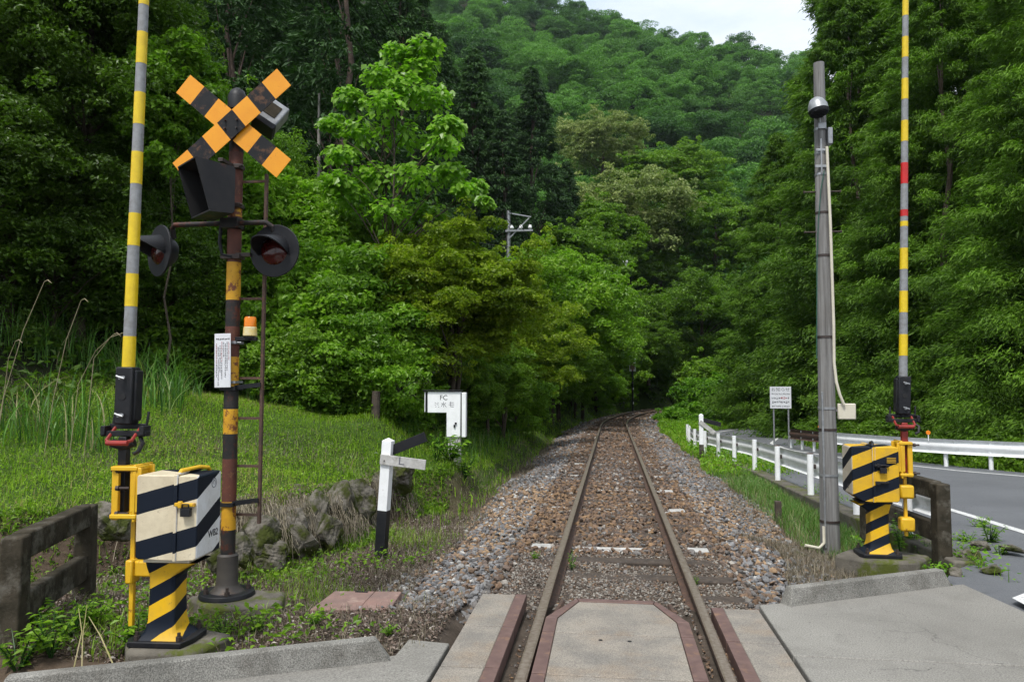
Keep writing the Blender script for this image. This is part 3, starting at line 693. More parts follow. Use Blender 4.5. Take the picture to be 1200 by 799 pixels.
# ------------------------------------------------------------------ crossing barrier machines
def text_mesh(name, s, size, m_, parent, loc, rot, ext=.001, sx=1.0):
    cu = bpy.data.curves.new(name, 'FONT'); cu.body = s; cu.size = size; cu.extrude = ext; cu.align_x = 'CENTER'; cu.align_y = 'CENTER'
    o = bpy.data.objects.new(name, cu); COL.objects.link(o); bpy.context.view_layer.update()
    me = bpy.data.meshes.new_from_object(o.evaluated_get(bpy.context.evaluated_depsgraph_get())); bpy.data.objects.remove(o)
    me.materials.clear(); me.materials.append(m_)
    q_ = link(name, me, parent, loc, rot); q_.scale = (sx, 1, 1); return q_
def barrier(s, loc, rz_, label, left, lean):
    """s=-1: arm at the left of the cabinet. local x right, y away, z up"""
    t = thing('crossing_barrier', label, 'barrier', loc, rz_, 'crossing barriers')
    if left:
        body = striped('cream_black_stripes', (.66, .58, .42), BLK, (-.28, -.45, 1.0), .29, .57, .115, rust=.72, third=((.72, .73, .74), 1))
        ped = striped('pedestal_stripes', YEL, BLK, (-.55, -.35, 1.0), .205, .5, .0, rust=.66)
    else:
        body = striped('yellow_black_stripes', YEL, BLK, (-.42, .5, 1.0), .235, .54, .076, rust=.78, third=((.58, .52, .42), -1))
        ped = striped('pedestal_stripes', YEL, BLK, (-.5, .35, 1.0), .19, .5, .03, rust=.72)
    # base plate
    mb = MB(); mb.prism([(-.17, -.16, 0), (.17, -.16, 0), (.2, -.05, 0), (.2, .12, 0), (.13, .18, 0), (-.15, .18, 0), (-.2, .1, 0), (-.2, -.1, 0)], (0, 0, .035)); mb.build('base_plate', M['black'], t, bevel=.006)
    for x, y in ((-.13, -.12), (.14, -.12), (.14, .13), (-.14, .13)):
        mb = MB(); mb.cyl((x, y, .035), (x, y, .062), .02, n=6); mb.cyl((x, y, .06), (x, y, .085), .011, n=8); mb.build('bolt', M['bolt'], t)
    # pedestal, flared at both ends
    rings = [(-.15, .15, -.13, .13, .035), (-.105, .105, -.10, .10, .07), (-.088, .088, -.09, .09, .14), (-.083, .083, -.085, .085, .30), (-.086, .086, -.085, .085, .42), (-.095, .15, -.10, .10, .465), (-.10, .23, -.11, .11, .505)]
    if s > 0: rings = [(-b_, -a_, c_, d_, z_) for a_, b_, c_, d_, z_ in rings]
    V = []
    for a_, b_, c_, d_, z_ in rings: V += [(a_, c_, z_), (b_, c_, z_), (b_, d_, z_), (a_, d_, z_)]
    Fs = [(i * 4 + k, i * 4 + (k + 1) % 4, (i + 1) * 4 + (k + 1) % 4, (i + 1) * 4 + k) for i in range(len(rings) - 1) for k in range(4)]
    mb = MB(); mb.add(V, Fs); mb.build('pedestal', ped, t, bevel=.018)
    mb = MB(); mb.box(((.045 if left else -.04), 0, .519), (.30, .24, .022)); mb.build('flange', M['cream'] if left else M['black'], t, bevel=.005)
    # cabinet: two halves with a seam
    x0, x1 = -.135, .265
    if s > 0: x0, x1 = -.265, .155
    z0, z1 = .535, 1.055
    seam = x0 + (.27 if left else .2)
    y0, y1 = (-.16, .14) if left else (-.17, .17)
    def half(a_, b_, yy0, nm_, ch0, ch1):
        mb = MB()
        # outline in XZ with chamfered lower corners
        poly = [(a_ + ch0, yy0, z0), (b_ - ch1, yy0, z0), (b_, yy0, z0 + ch1 * .7), (b_, yy0, z1 - .01), (b_ - .012, yy0, z1), (a_ + .012, yy0, z1), (a_, yy0, z1 - .01), (a_, yy0, z0 + ch0 * .7)]
        mb.prism(poly, (0, y1 - yy0, 0)); return mb.build(nm_, body, t, bevel=.022)
    cab = half(x0, seam, y0, 'cabinet', .02 if left else .09, .0)
    dr = half(seam + .004, x1, y0 - .012, 'cabinet_door', .0, .02)
    # strap and latch along the seam
    tm = M['cream'] if left else M['yellow']
    mb = MB(); mb.box((seam - .008, y0 - .012, (z0 + z1) / 2), (.022, .02, z1 - z0 + .01)); mb.box((seam - .008, (y0 + y1) / 2, z1 + .008), (.03, y1 - y0, .016)); mb.build('seam_strap', body, t, bevel=.005)
    mb = MB(); mb.box((seam + .06, y0 - .028, .88), (.13, .02, .022)); mb.cyl((seam + .03, y0 - .03, .86), (seam + .03, y0 - .03, .90), .016, n=8); mb.build('latch_bar', M['yellow'] if left else M['black'], dr, bevel=.004)
    mb = MB(); mb.box((seam + .07, y0 - .035, .835), (.06, .03, .05)); mb.tube([(seam + .05, y0 - .04, .85), (seam + .05, y0 - .045, .885), (seam + .09, y0 - .045, .885), (seam + .09, y0 - .04, .85)], .005, 6); mb.build('padlock', M['black'], dr, bevel=.005)
    if not left:
        mb = MB(); mb.box((seam + .06, y0 - .03, .72), (.12, .018, .022)); mb.box((seam + .02, y0 - .035, .715), (.04, .025, .035)); mb.build('latch_bar', M['black'], dr, bevel=.004)
        mb = MB(); mb.box((x1 - .07, y0 - .016, .93), (.1, .006, .065)); pl = mb.build('name_plate', M['black'], dr, bevel=.002)
        mb = MB()
        for k in range(4): mb.box((x1 - .07, y0 - .0205, .951 - k * .014), (.08, .003, .005))
        mb.build('plate_text', M['yellow'], pl)
        text_mesh('cabinet_number', '51', .06, M['ink'], cab, (x0 - .0015, -.02, .66), (R(90), 0, R(-90)))
    else:
        text_mesh('cabinet_code', 'WB2', .062, M['ink'], dr, (x1 + .0015, .04, .665), (R(90), 0, R(90)), sx=1.0)
        mb = MB(); mb.tube([(x1 + .001, .04 + .03 * math.cos(a_), .985 + .03 * math.sin(a_)) for a_ in np.linspace(0, 2 * math.pi, 21)], .002, 5); 
        mb.tube([(x1 + .001, .04 + .014 * math.cos(a_), .985 + .018 * math.sin(a_)) for a_ in np.linspace(-.9, 3.6, 9)], .002, 5); mb.build('round_seal', M['ink_soft'], dr)
    # top handle / hood strap
    mb = MB(); xs_ = seam
    mb.tube([(xs_ - .01, y0 + .02, z1 + .0), (xs_ + .0, y0 + .03, z1 + .025), (xs_ + .04, .02, z1 + .032), (xs_ + .06, y1 - .04, z1 + .02), (xs_ + .06, y1 - .02, z1)], .013, 8); mb.build('lifting_handle', M['yellow'] if left else M['black'], t)
    # drive housing at the arm side
    e = s
    ex = x0 if s < 0 else x1
    off_ = .0 if left else .0; X = lambda d_: ex + e * (d_ + off_ * (d_ > .07))
    mb = MB(); mb.box((X(.055), .0, .93), (.02, .20, .36)); dd_ = .055 if left else 0; mb.box((X(.135 + dd_), -.07, .93), (.045, .03, .34)); mb.box((X(.135 + dd_), .05, .93), (.05, .02, .32))
    for z_ in (1.085, .785):
        mb.box((X(.095 + dd_ / 2), -.03, z_), (.12 + dd_, .15, .028)); 
    mb.box((X(.055), .055, .93), (.09, .02, .34)); mb.box((X(.05), -.085, .95), (.07, .02, .28))
    mb.build('arm_bracket', M['yellow'], t, bevel=.006)
    mb = MB(); mb.cyl((X(.02), 0, .93), (X(.06), 0, .93), .05, n=14); mb.build('drive_shaft', M['bolt'], t)
    for z_ in (1.07, .80) + ((.96,) if left else ()):
        mb = MB(); mb.cyl((X(.22), -.075, z_), (X(.10), -.075, z_), .009, n=8); mb.cyl((X(.165), -.075, z_), (X(.185), -.075, z_), .019, n=6); mb.build('hinge_bolt', M['bolt'], t)
    mb = MB()
    mb.box((X(.18 if left else .11), -.01, 1.02), (.055, .055, .52)); stem = mb.build('arm_stem', M['black'] if left else M['red_paint'], t, bevel=.006)
    mb = MB(); mb.box((X(.105), -.0, .43 if left else .50), (.03, .03, .70 if left else .62)); mb.build('drop_bar', M['yellow'], t, bevel=.004)
    if left:
        mb = MB(); mb.box((X(.0) , .0, .445), (.19, .07, .10)); mb.box((X(.10), -.01, .43), (.05, .1, .15)); mb.build('counterweight', M['yellow'], t, bevel=.012)
    else:
        for z_ in (.62, .31):
            mb = MB(); mb.box((X(.10), -.03, z_), (.13, .11, .13)); mb.build('counterweight', M['yellow'], t, bevel=.02)
    # yoke
    ax_ = X(.18) if left else X(.105)
    mb = MB(); mb.box((ax_, .0, 1.30), (.30, .06, .035)); mb.box((ax_, .03, 1.345), (.25, .02, .035)); mb.box((ax_ - .13, 0, 1.32), (.03, .09, .06)); mb.box((ax_ + .13, 0, 1.32), (.03, .09, .06)); 
    mb.tube([(ax_ - .11, .03, 1.33), (ax_ - .10, .04, 1.43)], .009, 6); mb.tube([(ax_ + .12, .03, 1.33), (ax_ + .13, .04, 1.44)], .009, 6)
    mb.tube([(ax_ - .075, -.02, 1.24), (ax_, -.03, 1.22), (ax_ + .075, -.02, 1.245)], .03, 8)
    mb.build('yoke', M['black'], t, bevel=.004)
    mb = MB(); mb.tube([(ax_ - .085, .03, 1.34), (ax_ - .085, -.07, 1.26), (ax_ - .04, -.09, 1.245), (ax_ + .045, -.09, 1.245), (ax_ + .085, -.07, 1.26), (ax_ + .085, .03, 1.34)], .011, 6)
    mb.cyl((ax_ - .07, -.09, 1.245), (ax_ + .07, -.09, 1.245), .017, n=10)
    mb.build('shear_bar', M['red_paint'], t)
    mb = MB(); mb.tube([(ax_ + .10, .0, 1.28), (ax_ + .135, -.03, 1.24), (ax_ + .12, -.05, 1.19), (ax_ + .09, -.05, 1.175)], .014, 6); mb.build('hook', M['black'], t)
    # arm holder block, leaning with the arm
    hd = thing('arm_holder_root', None, None); bpy.data.objects.remove(hd)
    lx = math.tan(lean)
    def lp(z_, dx=0, dy=0): return (ax_ + dx + lx * (z_ - 1.3), dy, z_)
    Mr = Matrix.Rotation(lean, 3, 'Y')
    mb = MB(); mb.box(lp(1.545), (.115, .10, .37), Mr); mb.box(lp(1.545, -.055 * e * (1 if left else 1), .02), (.03, .085, .33), Mr); blk = mb.build('arm_holder', M['black'], t, bevel=.010)
    for z_ in (1.66, 1.42):
        mb = MB(); p_ = lp(z_, .01, -.06); mb.cyl(p_, (p_[0] - .015, p_[1] - .03, p_[2]), .012, n=8); mb.tube([(p_[0] - .035, -.088, z_ + .012), (p_[0] - .015, -.09, z_ + .004), (p_[0] + .02, -.09, z_ - .006)], .007, 6); mb.build('wing_nut', M['galv'], blk)
    mb = MB(); p_ = lp(1.54, 0, -.0515); mb.cyl(p_, (p_[0], p_[1] - .002, p_[2]), .022, n=14); mb.build('lock_hole', M['black_matt'], blk)
    # striped arm
    mb = MB(); ztop = 6.3
    if left: segs = [(0, .215), (1, .195), (0, .215), (1, .185)]; 
    else: segs = [(1, .215), (0, .21)]
    z_ = 1.715; k = 0; cuts = []
    while z_ < ztop:
        mi_, ln_ = segs[k % len(segs)]; cuts.append((z_, z_ + ln_, mi_)); z_ += ln_; k += 1
    if not left:
        c2 = []
        for i, (a_, b_, m_) in enumerate(cuts):
            if i == 7: c2 += [(a_, a_ + .05, 0), (a_ + .05, a_ + .10, 1), (a_ + .10, a_ + .165, 2), (a_ + .165, b_, 1)]
            elif i == 9: c2 += [(a_, b_, 2)]
            else: c2.append((a_, b_, m_))
        cuts = c2
    for a_, b_, m_ in cuts:
        ra = .039 - .0030 * (a_ - 1.7); rb = .039 - .0030 * (b_ - 1.7)
        mb.cyl(lp(a_), lp(b_), ra * (1.0 if m_ == 1 else 1.03), rb * (1.0 if m_ == 1 else 1.03), n=18, mi=m_)
    mb.build('striped_arm', [M['yellow_band'], M['grey_band'], M['red_band']], t, smooth=True)
    return t
gl = G(196, 749, -.02); gr_ = G(1029, 650, -.06)
barrier(-1, (gl.x, gl.y, -.02), R(3), 'crossing barrier with a cream and black striped cabinet marked WB2, on the grassy bank side', True, R(.8))
barrier(1, (gr_.x, gr_.y, -.06), R(-2), 'crossing barrier with a yellow and black striped cabinet, on the road side', False, R(1.9))
# concrete plinths
def plinth(c, r0, hgt, label, n=8, sx=1, sy=1, ph=.3):
    mb = MB(); rr_ = random.Random(int(c[0] * 100)); pts = [(c[0] + r0 * sx * math.cos(2 * math.pi * k / n + ph) * rr_.uniform(.92, 1.08), c[1] + r0 * sy * math.sin(2 * math.pi * k / n + ph) * rr_.uniform(.92, 1.08), c[2]) for k in range(n)]
    mb.prism(pts, (0, 0, -hgt)); o = mb.build('concrete_plinth', M['plinth'], bevel=.03); tag(o, label, 'plinth'); return o
plinth((gl.x + .04, gl.y + .04, -.0215), .33, .2, 'mossy concrete plinth under the cream and black gate cabinet', 5, 1.15, .85, .5)
plinth((gr_.x + .05, gr_.y + .02, -.0615), .36, .3, 'rough concrete plinth under the yellow and black gate cabinet', 6, 1.2, .8, .1)
pp = G(266, 697, -.07)
plinth((pp.x + .12, pp.y - .02, -.0715), .36, .28, 'mossy concrete plinth under the crossbuck signal post', 5, 1.15, .8, .8)

# ------------------------------------------------------------------ crossbuck signal post
t = thing('crossing_signal', 'rusty level crossing signal post with an amber and black crossbuck, hooded lamps and a ladder', 'crossing signal', (pp.x, pp.y, -.07), 0)
sc_ = 1.0
def Z(py): # local height of photo row py on the post
    return P(266, py, pp.y).z + .07
mb = MB(); mb.cyl((0, 0, 0), (0, 0, .035), .215, .205, n=28); mb.build('base_plate', M['black'], t, bevel=.005)
for a_ in (.6, 2.2, 3.9, 5.2):
    mb = MB(); x, y = .16 * math.cos(a_), .16 * math.sin(a_); mb.cyl((x, y, .03), (x, y, .065), .022, n=6); mb.cyl((x, y, .06), (x, y, .095), .012, n=8); mb.build('bolt', M['bolt'], t)
mb = MB(); mb.tube([(0, 0, .035), (0, 0, .06), (0, 0, .10), (0, 0, Z(650)), (0, 0, Z(648))], [.13, .10, .083, .080, .066], 24); mb.build('sleeve', mat('dark_brown_paint', (.05, .042, .034), (.03, .026, .023), 8, .6, dirt=(.09, .05, .03), bmp=.2), t, smooth=True)
bands = [(648, 620, 3), (620, 587, 0), (587, 537, 2), (537, 508, 3), (508, 479, 0), (479, 456, 3), (456, 418, 0), (418, 383, 2), (383, 352, 3), (352, 308, 0), (308, 255, 2), (255, 242, 0), (242, 180, 2), (180, 112, 3)]
mb = MB()
for a_, b_, m_ in bands: mb.cyl((0, 0, Z(a_)), (0, 0, Z(b_)), .056, n=24, mi=m_)
mb.build('post', [M['rust_yellow'], M['rust_black'], M['rust_red'], M['rust_black']], t, smooth=True)
zt_ = Z(112); mb = MB(); mb.tube([(0, 0, zt_ - .13), (0, 0, zt_ - .02), (0, 0, zt_ + .03), (0, 0, zt_ + .055)], [.075, .075, .055, .015], 24); mb.build('post_cap', M['black'], t, smooth=True)
# crossbuck boards
zc_ = Z(153)
for kk, (ang, yo) in enumerate(((R(40), -.125), (R(-40), -.10))):
    # ang>0: rises to the right
    Lb = 1.14; wd = .185; n = 7
    mb = MB(); Mr = Matrix.Rotation(-ang, 3, 'Y')
    for i in range(n):
        a_ = (i - n / 2 + .5) * Lb / n; c = Mr @ Vector((a_, 0, 0)) + Vector((0.02, yo, zc_))
        mb.box(c, (Lb / n, .006, wd), Mr, 0 if i % 2 == 0 else 1)
    bd_ = mb.build('crossbuck_board', [M['amber_board'], M['worn_black_board']], t)
    mb = MB(); mb.box(Mr @ Vector((0, .018, 0)) + Vector((.02, yo, zc_)), (Lb * .8, .02, .03), Mr); mb.build('board_batten', M['rust_red'], bd_)
mb = MB(); mb.box((.02, -.07, zc_), (.10, .05, .12)); mb.box((0, 0, zc_ + .04), (.15, .15, .03)); mb.box((0, 0, zc_ - .06), (.15, .15, .03))
for x in (-.03, .07): 
    for z_ in (-.035, .035): mb.cyl((x, -.115, zc_ + z_), (x - .0, -.15, zc_ + z_ * .9), .008, n=6)
mb.build('crossbuck_clamp', M['rust_black'], t)
# loudspeaker
def rot3(x, y, z): return Euler((x, y, z)).to_matrix()
q_ = P(319, 137, pp.y + .12); c = Vector((q_.x - pp.x, .12, q_.z + .07)); Ms = rot3(R(-18), R(32), R(20))
mb = MB(); mb.box(c, (.18, .15, .23), Ms); sp = mb.build('loudspeaker', M['galv'], t, bevel=.015)
mb = MB(); mb.box(c + Ms @ Vector((-.01, -.078, .01)), (.11, .006, .12), Ms); mb.build('speaker_grille', M['old_concrete'], sp, bevel=.002)
mb = MB(); mb.box(c + Ms @ Vector((.0, -.01, -.13)), (.195, .17, .05), Ms); mb.build('speaker_rim', M['black'], sp, bevel=.004)
mb = MB(); mb.tube([(.05, .03, c.z - .04), c + Vector((-.05, 0, -.06))], .014, 8); mb.build('speaker_arm', M['black'], t)
# big hooded direction indicator facing left
zt1, zb1 = Z(209), Z(260); cx_ = -.0; hh = zt1 - zb1
Mh = Matrix.Rotation(R(50), 3, 'Z')      # local -x is the open side
def hp(x, y, z): return Mh @ Vector((x, y, 0)) + Vector((.026, -.26, z))
tk = .012
prof = [(.03, zb1), (.03, zt1 - .02), (-.26, zt1), (-.15, zb1 - .01)]
mb = MB()
for y_ in (-.15, .21):
    mb.prism([hp(x, y_, z) for x, z in prof], Mh @ Vector((0, tk, 0)))
mb.prism([hp(-.262, -.15, zt1), hp(.03, -.15, zt1 - .02), hp(.03, .222, zt1 - .02), hp(-.262, .222, zt1)], (0, 0, tk))
mb.prism([hp(-.15, -.15, zb1 - .01), hp(.03, -.15, zb1), hp(.03, .222, zb1), hp(-.15, .222, zb1 - .01)], (0, 0, -tk))
mb.prism([hp(.03, -.15, zb1), hp(.03, .222, zb1), hp(.03, .222, zt1 - .02), hp(.03, -.15, zt1 - .02)], Mh @ Vector((tk, 0, 0)))
hood = mb.build('indicator_hood', M['hood'], t)
mb = MB(); mb.prism([hp(x * .97, -.137, z_ * 1.0 - (.003 if z_ > zb1 + .2 else -.003)) for x, z_ in prof], Mh @ Vector((0, .003, 0))); mb.prism([hp(x * .97, .206, z_ - (.003 if z_ > zb1 + .2 else -.003)) for x, z_ in prof], Mh @ Vector((0, .003, 0))); mb.build('hood_dark_sheets', M['black_matt'], hood)  # added black sheets that make the inside of the hood dark
mb = MB(); mb.box(hp(.010, .035, (zt1 + zb1) / 2), (.02, .33, hh * .85), Mh); mb.build('indicator_face', M['black_matt'], hood)
for z_ in (Z(198), Z(243)):
    mb = MB(); mb.box((.0, -.03, z_), (.14, .10, .035)); mb.box((.0, -.14, z_), (.04, .22, .03)); mb.cyl((.085, -.06, z_), (.085, -.095, z_), .012, n=6); mb.build('hood_clamp', M['bolt'], t, bevel=.003)
# lamp crossarm
za = Z(264)
lx_, rx_ = P(200, 264, pp.y - .05).x - pp.x, P(318, 264, pp.y - .05).x - pp.x
mb = MB(); mb.tube([(lx_, -.0, za - .10), (lx_ + .005, -.03, za - .02), (lx_ + .04, -.06, za + .0), (-.02, -.07, za), (.02, -.07, za), (rx_ - .04, -.06, za), (rx_ - .0, -.04, za - .03), (rx_, 0, za - .10)], .021, 12)
mb.box((0, -.045, za), (.15, .12, .08)); mb.build('crossarm', M['rust_black'], t, bevel=.003)
def lamp(x, z, facing, label):
    Ml = Matrix.Rotation(facing, 3, 'Z')
    def lp(a_, b_, c_): return Ml @ Vector((a_, b_, c_)) + Vector((x, -.03, z))
    mb = MB(); mb.cyl(lp(0, -.008, 0), lp(0, .008, 0), .212, n=40); disc = mb.build('lamp_disc', M['black'], t, bevel=.003)
    mb = MB(); mb.tube([lp(0, .008, 0), lp(0, .07, 0), lp(0, .12, 0), lp(0, .13, 0)], [.14, .13, .09, .03], 24); mb.build('lamp_housing', M['black'], disc, smooth=True)
    mb = MB(); mb.tube([lp(0, -.009, 0), lp(0, -.03, 0), lp(0, -.04, 0)], [.115, .095, .03], 24); mb.build('lamp_lens', M['glass_red'], disc, smooth=True)
    # visor: partial tube, long at the top
    V = []; n = 26
    for i in range(n + 1):
        a_ = R(-15) + R(210) * i / n; ln = .24 * max(.06, math.sin((a_ + R(15)) / R(210) * math.pi)) ** .9
        for rr_, yy_ in ((.130, -.008), (.138, -.008 - ln), (.128, -.008 - ln), (.122, -.008)):
            V.append(lp(rr_ * math.cos(a_), yy_, rr_ * math.sin(a_) + .22 * (yy_ + .008)))
    Fs = [(i * 4 + k, (i + 1) * 4 + k, (i + 1) * 4 + (k + 1) % 4, i * 4 + (k + 1) % 4) for i in range(n) for k in range(4)]
    mb = MB(); mb.add(V, Fs); mb.build('visor', M['black'], disc, smooth=True)
    return disc
q_ = P(187, 294, pp.y - .03); lamp(q_.x - pp.x, q_.z + .07, R(-34), '')
q_ = P(322, 294, pp.y - .03); lamp(q_.x - pp.x, q_.z + .07, R(-4), '')
mb = MB(); mb.tube([(-.09, -.05, Z(266)), (-.10, -.05, Z(285)), (-.07, -.06, Z(300)), (.02, -.06, Z(303))], .014, 8); mb.build('cable', M['black'], t)
# beacon
q_ = P(293, 394, pp.y - .02); bx = q_.x - pp.x; bz = q_.z + .07
mb = MB(); mb.cyl((bx, -.02, bz), (bx, -.02, bz + .075), .055, .052, n=24); bc = mb.build('beacon_base', mat('pale_yellow_plastic', (.75, .55, .12), (.7, .6, .35), 20, .4), t, bevel=.006)
mb = MB(); mb.tube([(bx, -.02, bz + .077), (bx, -.02, bz + .145), (bx, -.02, bz + .155)], [.048, .047, .04], 24); mb.build('beacon_lens', M['orange_lens'], bc, smooth=True)
mb = MB(); mb.box((bx * .5, -.02, bz - .02), (abs(bx) + .12, .035, .03)); mb.cyl((bx, -.02, bz - .02), (bx, -.02, bz), .04, n=16); mb.build('beacon_bracket', M['black'], t, bevel=.003)
# ladder
lx1 = P(309, 400, pp.y + .03).x - pp.x; zb_ = Z(613); ztp = Z(205)
mb = MB(); mb.bar((lx1 - .01, .03, zb_), (lx1, .03, ztp), .022, .03); ld = mb.build('ladder', M['rust_steel'], t)
for py in (213, 350, 443, 490, 546, 603):
    z_ = Z(py); mb = MB(); mb.bar((.04, .03, z_), (lx1 + .005, .03, z_), .02, .02); mb.build('rung', M['rust_steel'], ld)
for py in (455, 590):
    z_ = Z(py); mb = MB(); mb.bar((-.02, -.03, z_), (lx1 - .01, .015, z_ + .03), .03, .035); mb.box((0, 0, z_), (.13, .13, .03)); mb.build('ladder_bracket', M['black'], ld)
mb = MB(); mb.box((0, -.02, Z(302)), (.16, .1, .035)); mb.box((.1, -.03, Z(300)), (.12, .04, .03)); mb.build('clamp', M['bolt'], t)
# notice
a_, b_ = P(251, 391, pp.y - .09), P(271, 454, pp.y - .09)
cxn = (a_.x + b_.x) / 2 - pp.x; czn = (a_.z + b_.z) / 2 + .07; wn = .135; hn = a_.z - b_.z
nb = thing('x', None, None); bpy.data.objects.remove(nb)
Mn = Matrix.Rotation(R(-1.2), 3, 'Y')
mb = MB(); mb.box((cxn, -.09, czn), (wn, .008, hn), Mn); nb = mb.build('notice_board', M['board'], t, bevel=.002)
def glyph(mb, x, z, s_, rnd, y, mi=0, wt=.14):
    """a few strokes, as illegible small print"""
    for _ in range(rnd.choice((3, 4, 4, 5))):
        if rnd.random() < .5: mb.box((x + rnd.uniform(-.08, .08) * s_, y, z + rnd.uniform(-.4, .4) * s_), (s_ * rnd.uniform(.45, .9), .002, s_ * wt), None, mi)
        else: mb.box((x + rnd.uniform(-.35, .35) * s_, y, z + rnd.uniform(-.05, .05) * s_), (s_ * wt, .002, s_ * rnd.uniform(.45, .9)), None, mi)
rnd = random.Random(5); mb = MB(); y_ = -.0955
for k in range(8): glyph(mb, cxn - .05 + k * .0145, czn + hn * .40, .012, rnd, y_, 0, .2)
mb.build('notice_heading', M['ink'], nb)
mb = MB(); colr = [1, 0, 0, 2, 1, 0, 2, 1]; lens = [11, 17, 20, 9, 22, 16, 23, 20]; st = [0, 0, 1, 0, 0, 2, 3, 1]
for c in range(8):
    x = cxn + .054 - c * .0148
    for k in range(lens[c]):
        z_ = czn + hn * .335 - (k + st[c]) * .0135
        if z_ > czn - hn * .46: glyph(mb, x + (czn - z_) * .02, z_, .0095, rnd, y_, 1 if (colr[c] == 1 and k < 12) else (2 if colr[c] == 2 else 0), .17)
mb.build('notice_print', [M['ink'], M['ink_red'], M['ink_soft']], nb)
mb = MB(); mb.tube([(cxn + .02, -.08, czn + hn * .34), (.0, -.07, czn + hn * .34), (.09, -.03, czn + hn * .34)], .006, 6); mb.box((0, 0, czn + hn * .34), (.13, .13, .022)); mb.box((0, 0, czn - hn * .4), (.13, .13, .02)); mb.build('notice_clip', M['galv'], nb)
# ------------------------------------------------------------------ grey equipment pole
pb = G(973, 640, -.30)
t = thing('equipment_pole', 'tall weathered grey pole with round lamp, left of the yellow and black gate cabinet', 'pole', (pb.x, pb.y, -.33))
def Zp(py): return P(966, py, pb.y).z + .33
def Xp(px, py): return P(px, py, pb.y).x - pb.x
zT = Zp(74)
mb = MB(); N_ = 9; lean = Xp(959.5, 76) 
def ctr(z): return lean * z / zT
mb.tube([(ctr(z), 0, z) for z in np.linspace(-.3, zT, N_)], list(np.linspace(.112, .062, N_)), 28); pl_ = mb.build('shaft', M['pole'], t, smooth=True)
def bandat(py, m_='galv', w_=.014):
    z = Zp(py); r_ = .112 - .05 * z / zT + .004; mb = MB(); mb.cyl((ctr(z), 0, z - w_), (ctr(z), 0, z + w_), r_, n=28); mb.build('band', M[m_], t, smooth=True)
for py, m_ in ((152, 'galv'), (205, 'galv'), (300, 'bolt'), (250, 'bolt'), (395, 'bolt'), (478, 'galv'), (503, 'bolt'), (556, 'galv'), (610, 'bolt'), (180, 'galv')): bandat(py, m_)
for py in (225, 272):
    for s in (-1, 1):
        z = Zp(py); mb = MB(); mb.cyl((ctr(z) + s * .06, -.01, z), (ctr(z) + s * .21, -.01, z), .010, n=8); mb.cyl((ctr(z) + s * .2, -.01, z), (ctr(z) + s * .215, -.01, z), .016, n=8); mb.build('step_bolt', M['wood_dark'], t)
# round lamp
c = Vector((Xp(954, 130), -.16, Zp(131)))
Mr = rot3(R(-10), R(-8), R(-12))
def lq(x, y, z): return Mr @ Vector((x, y, z)) + c
mb = MB(); mb.tube([lq(0, 0, -.05), lq(0, 0, .02), lq(0, 0, .07), lq(.01, .02, .11), lq(.01, .03, .125)], [.115, .11, .085, .045, .02], 28); lb = mb.build('lamp_shade', M['galv'], t, smooth=True)
mb = MB(); mb.tube([lq(0, 0, -.085), lq(0, 0, -.05)], [.105, .118], 28); mb.build('lamp_rim', M['black'], lb, smooth=True)
mb = MB()
for k in range(6):
    x = -.09 + k * .036; w_ = math.sqrt(max(.1 ** 2 - x * x, .0004)); mb.bar(lq(-w_, x, -.088), lq(w_, x, -.088), .008, .01)
mb.build('lamp_guard', M['black'], lb)
mb = MB(); mb.tube([lq(.02, .05, .06), (ctr(Zp(140)) - .02, -.06, Zp(146))], .014, 8); mb.box((ctr(Zp(150)), -.075, Zp(150)), (.09, .03, .07)); mb.box((Xp(960, 175), -.078, Zp(185)), (.018, .02, .42)); mb.box((Xp(960, 175), -.08, Zp(178)), (.12, .015, .03)); mb.box((Xp(960, 175), -.08, Zp(197)), (.14, .015, .03)); mb.build('lamp_bracket', M['galv'], t, bevel=.003)
mb = MB(); mb.box((Xp(970.5, 160), -.05, Zp(162)), (.055, .09, .20)); mb.build('junction_box', M['galv'], t, bevel=.008)
# conduits
def pp_(px, py, y=-.09): 
    q_ = P(px, py, pb.y + y); return (q_.x - pb.x, y, q_.z + .33)
mb = MB(); mb.tube([pp_(969, 172), pp_(969.5, 182), pp_(973, 260), pp_(977, 380), pp_(977.5, 425), pp_(980, 447, -.1), pp_(984, 462, -.11), pp_(989, 474, -.1)], .017, 10); mb.build('conduit', M['cream'], t, smooth=True)
mb = MB(); q1 = pp_(992, 482, -.055); mb.box(q1, (.20, .05, .185)); mb.build('square_box', M['cream'], t, bevel=.012)
mb = MB(); mb.bar((0, 0, Zp(478)), (q1[0] - .05, -.03, q1[2]), .025, .03); mb.build('box_bracket', M['galv'], t)
mb = MB(); mb.box((Xp(963, 550) + .0, -.085, (Zp(459) + Zp(640)) / 2), (.02, .02, Zp(459) - Zp(640))); mb.build('cable_cover', M['galv'], t, bevel=.002)
mb = MB(); mb.tube([(Xp(963, 628), -.09, Zp(615)), (Xp(963, 628) - .0, -.09, Zp(634)), (Xp(963, 628) - .06, -.10, Zp(640)), (Xp(963, 628) - .22, -.12, .06)], .018, 8); mb.build('bottom_conduit', M['cream'], t, smooth=True)
mb = MB(); mb.tube([pp_(966, 200), pp_(962, 222, -.1), pp_(959, 260, -.1), pp_(957.5, 300, -.09), pp_(957, 420, -.09)], .006, 6); mb.build('green_wire', mat('green_wire', (.02, .09, .06), None, 9, .5), t)

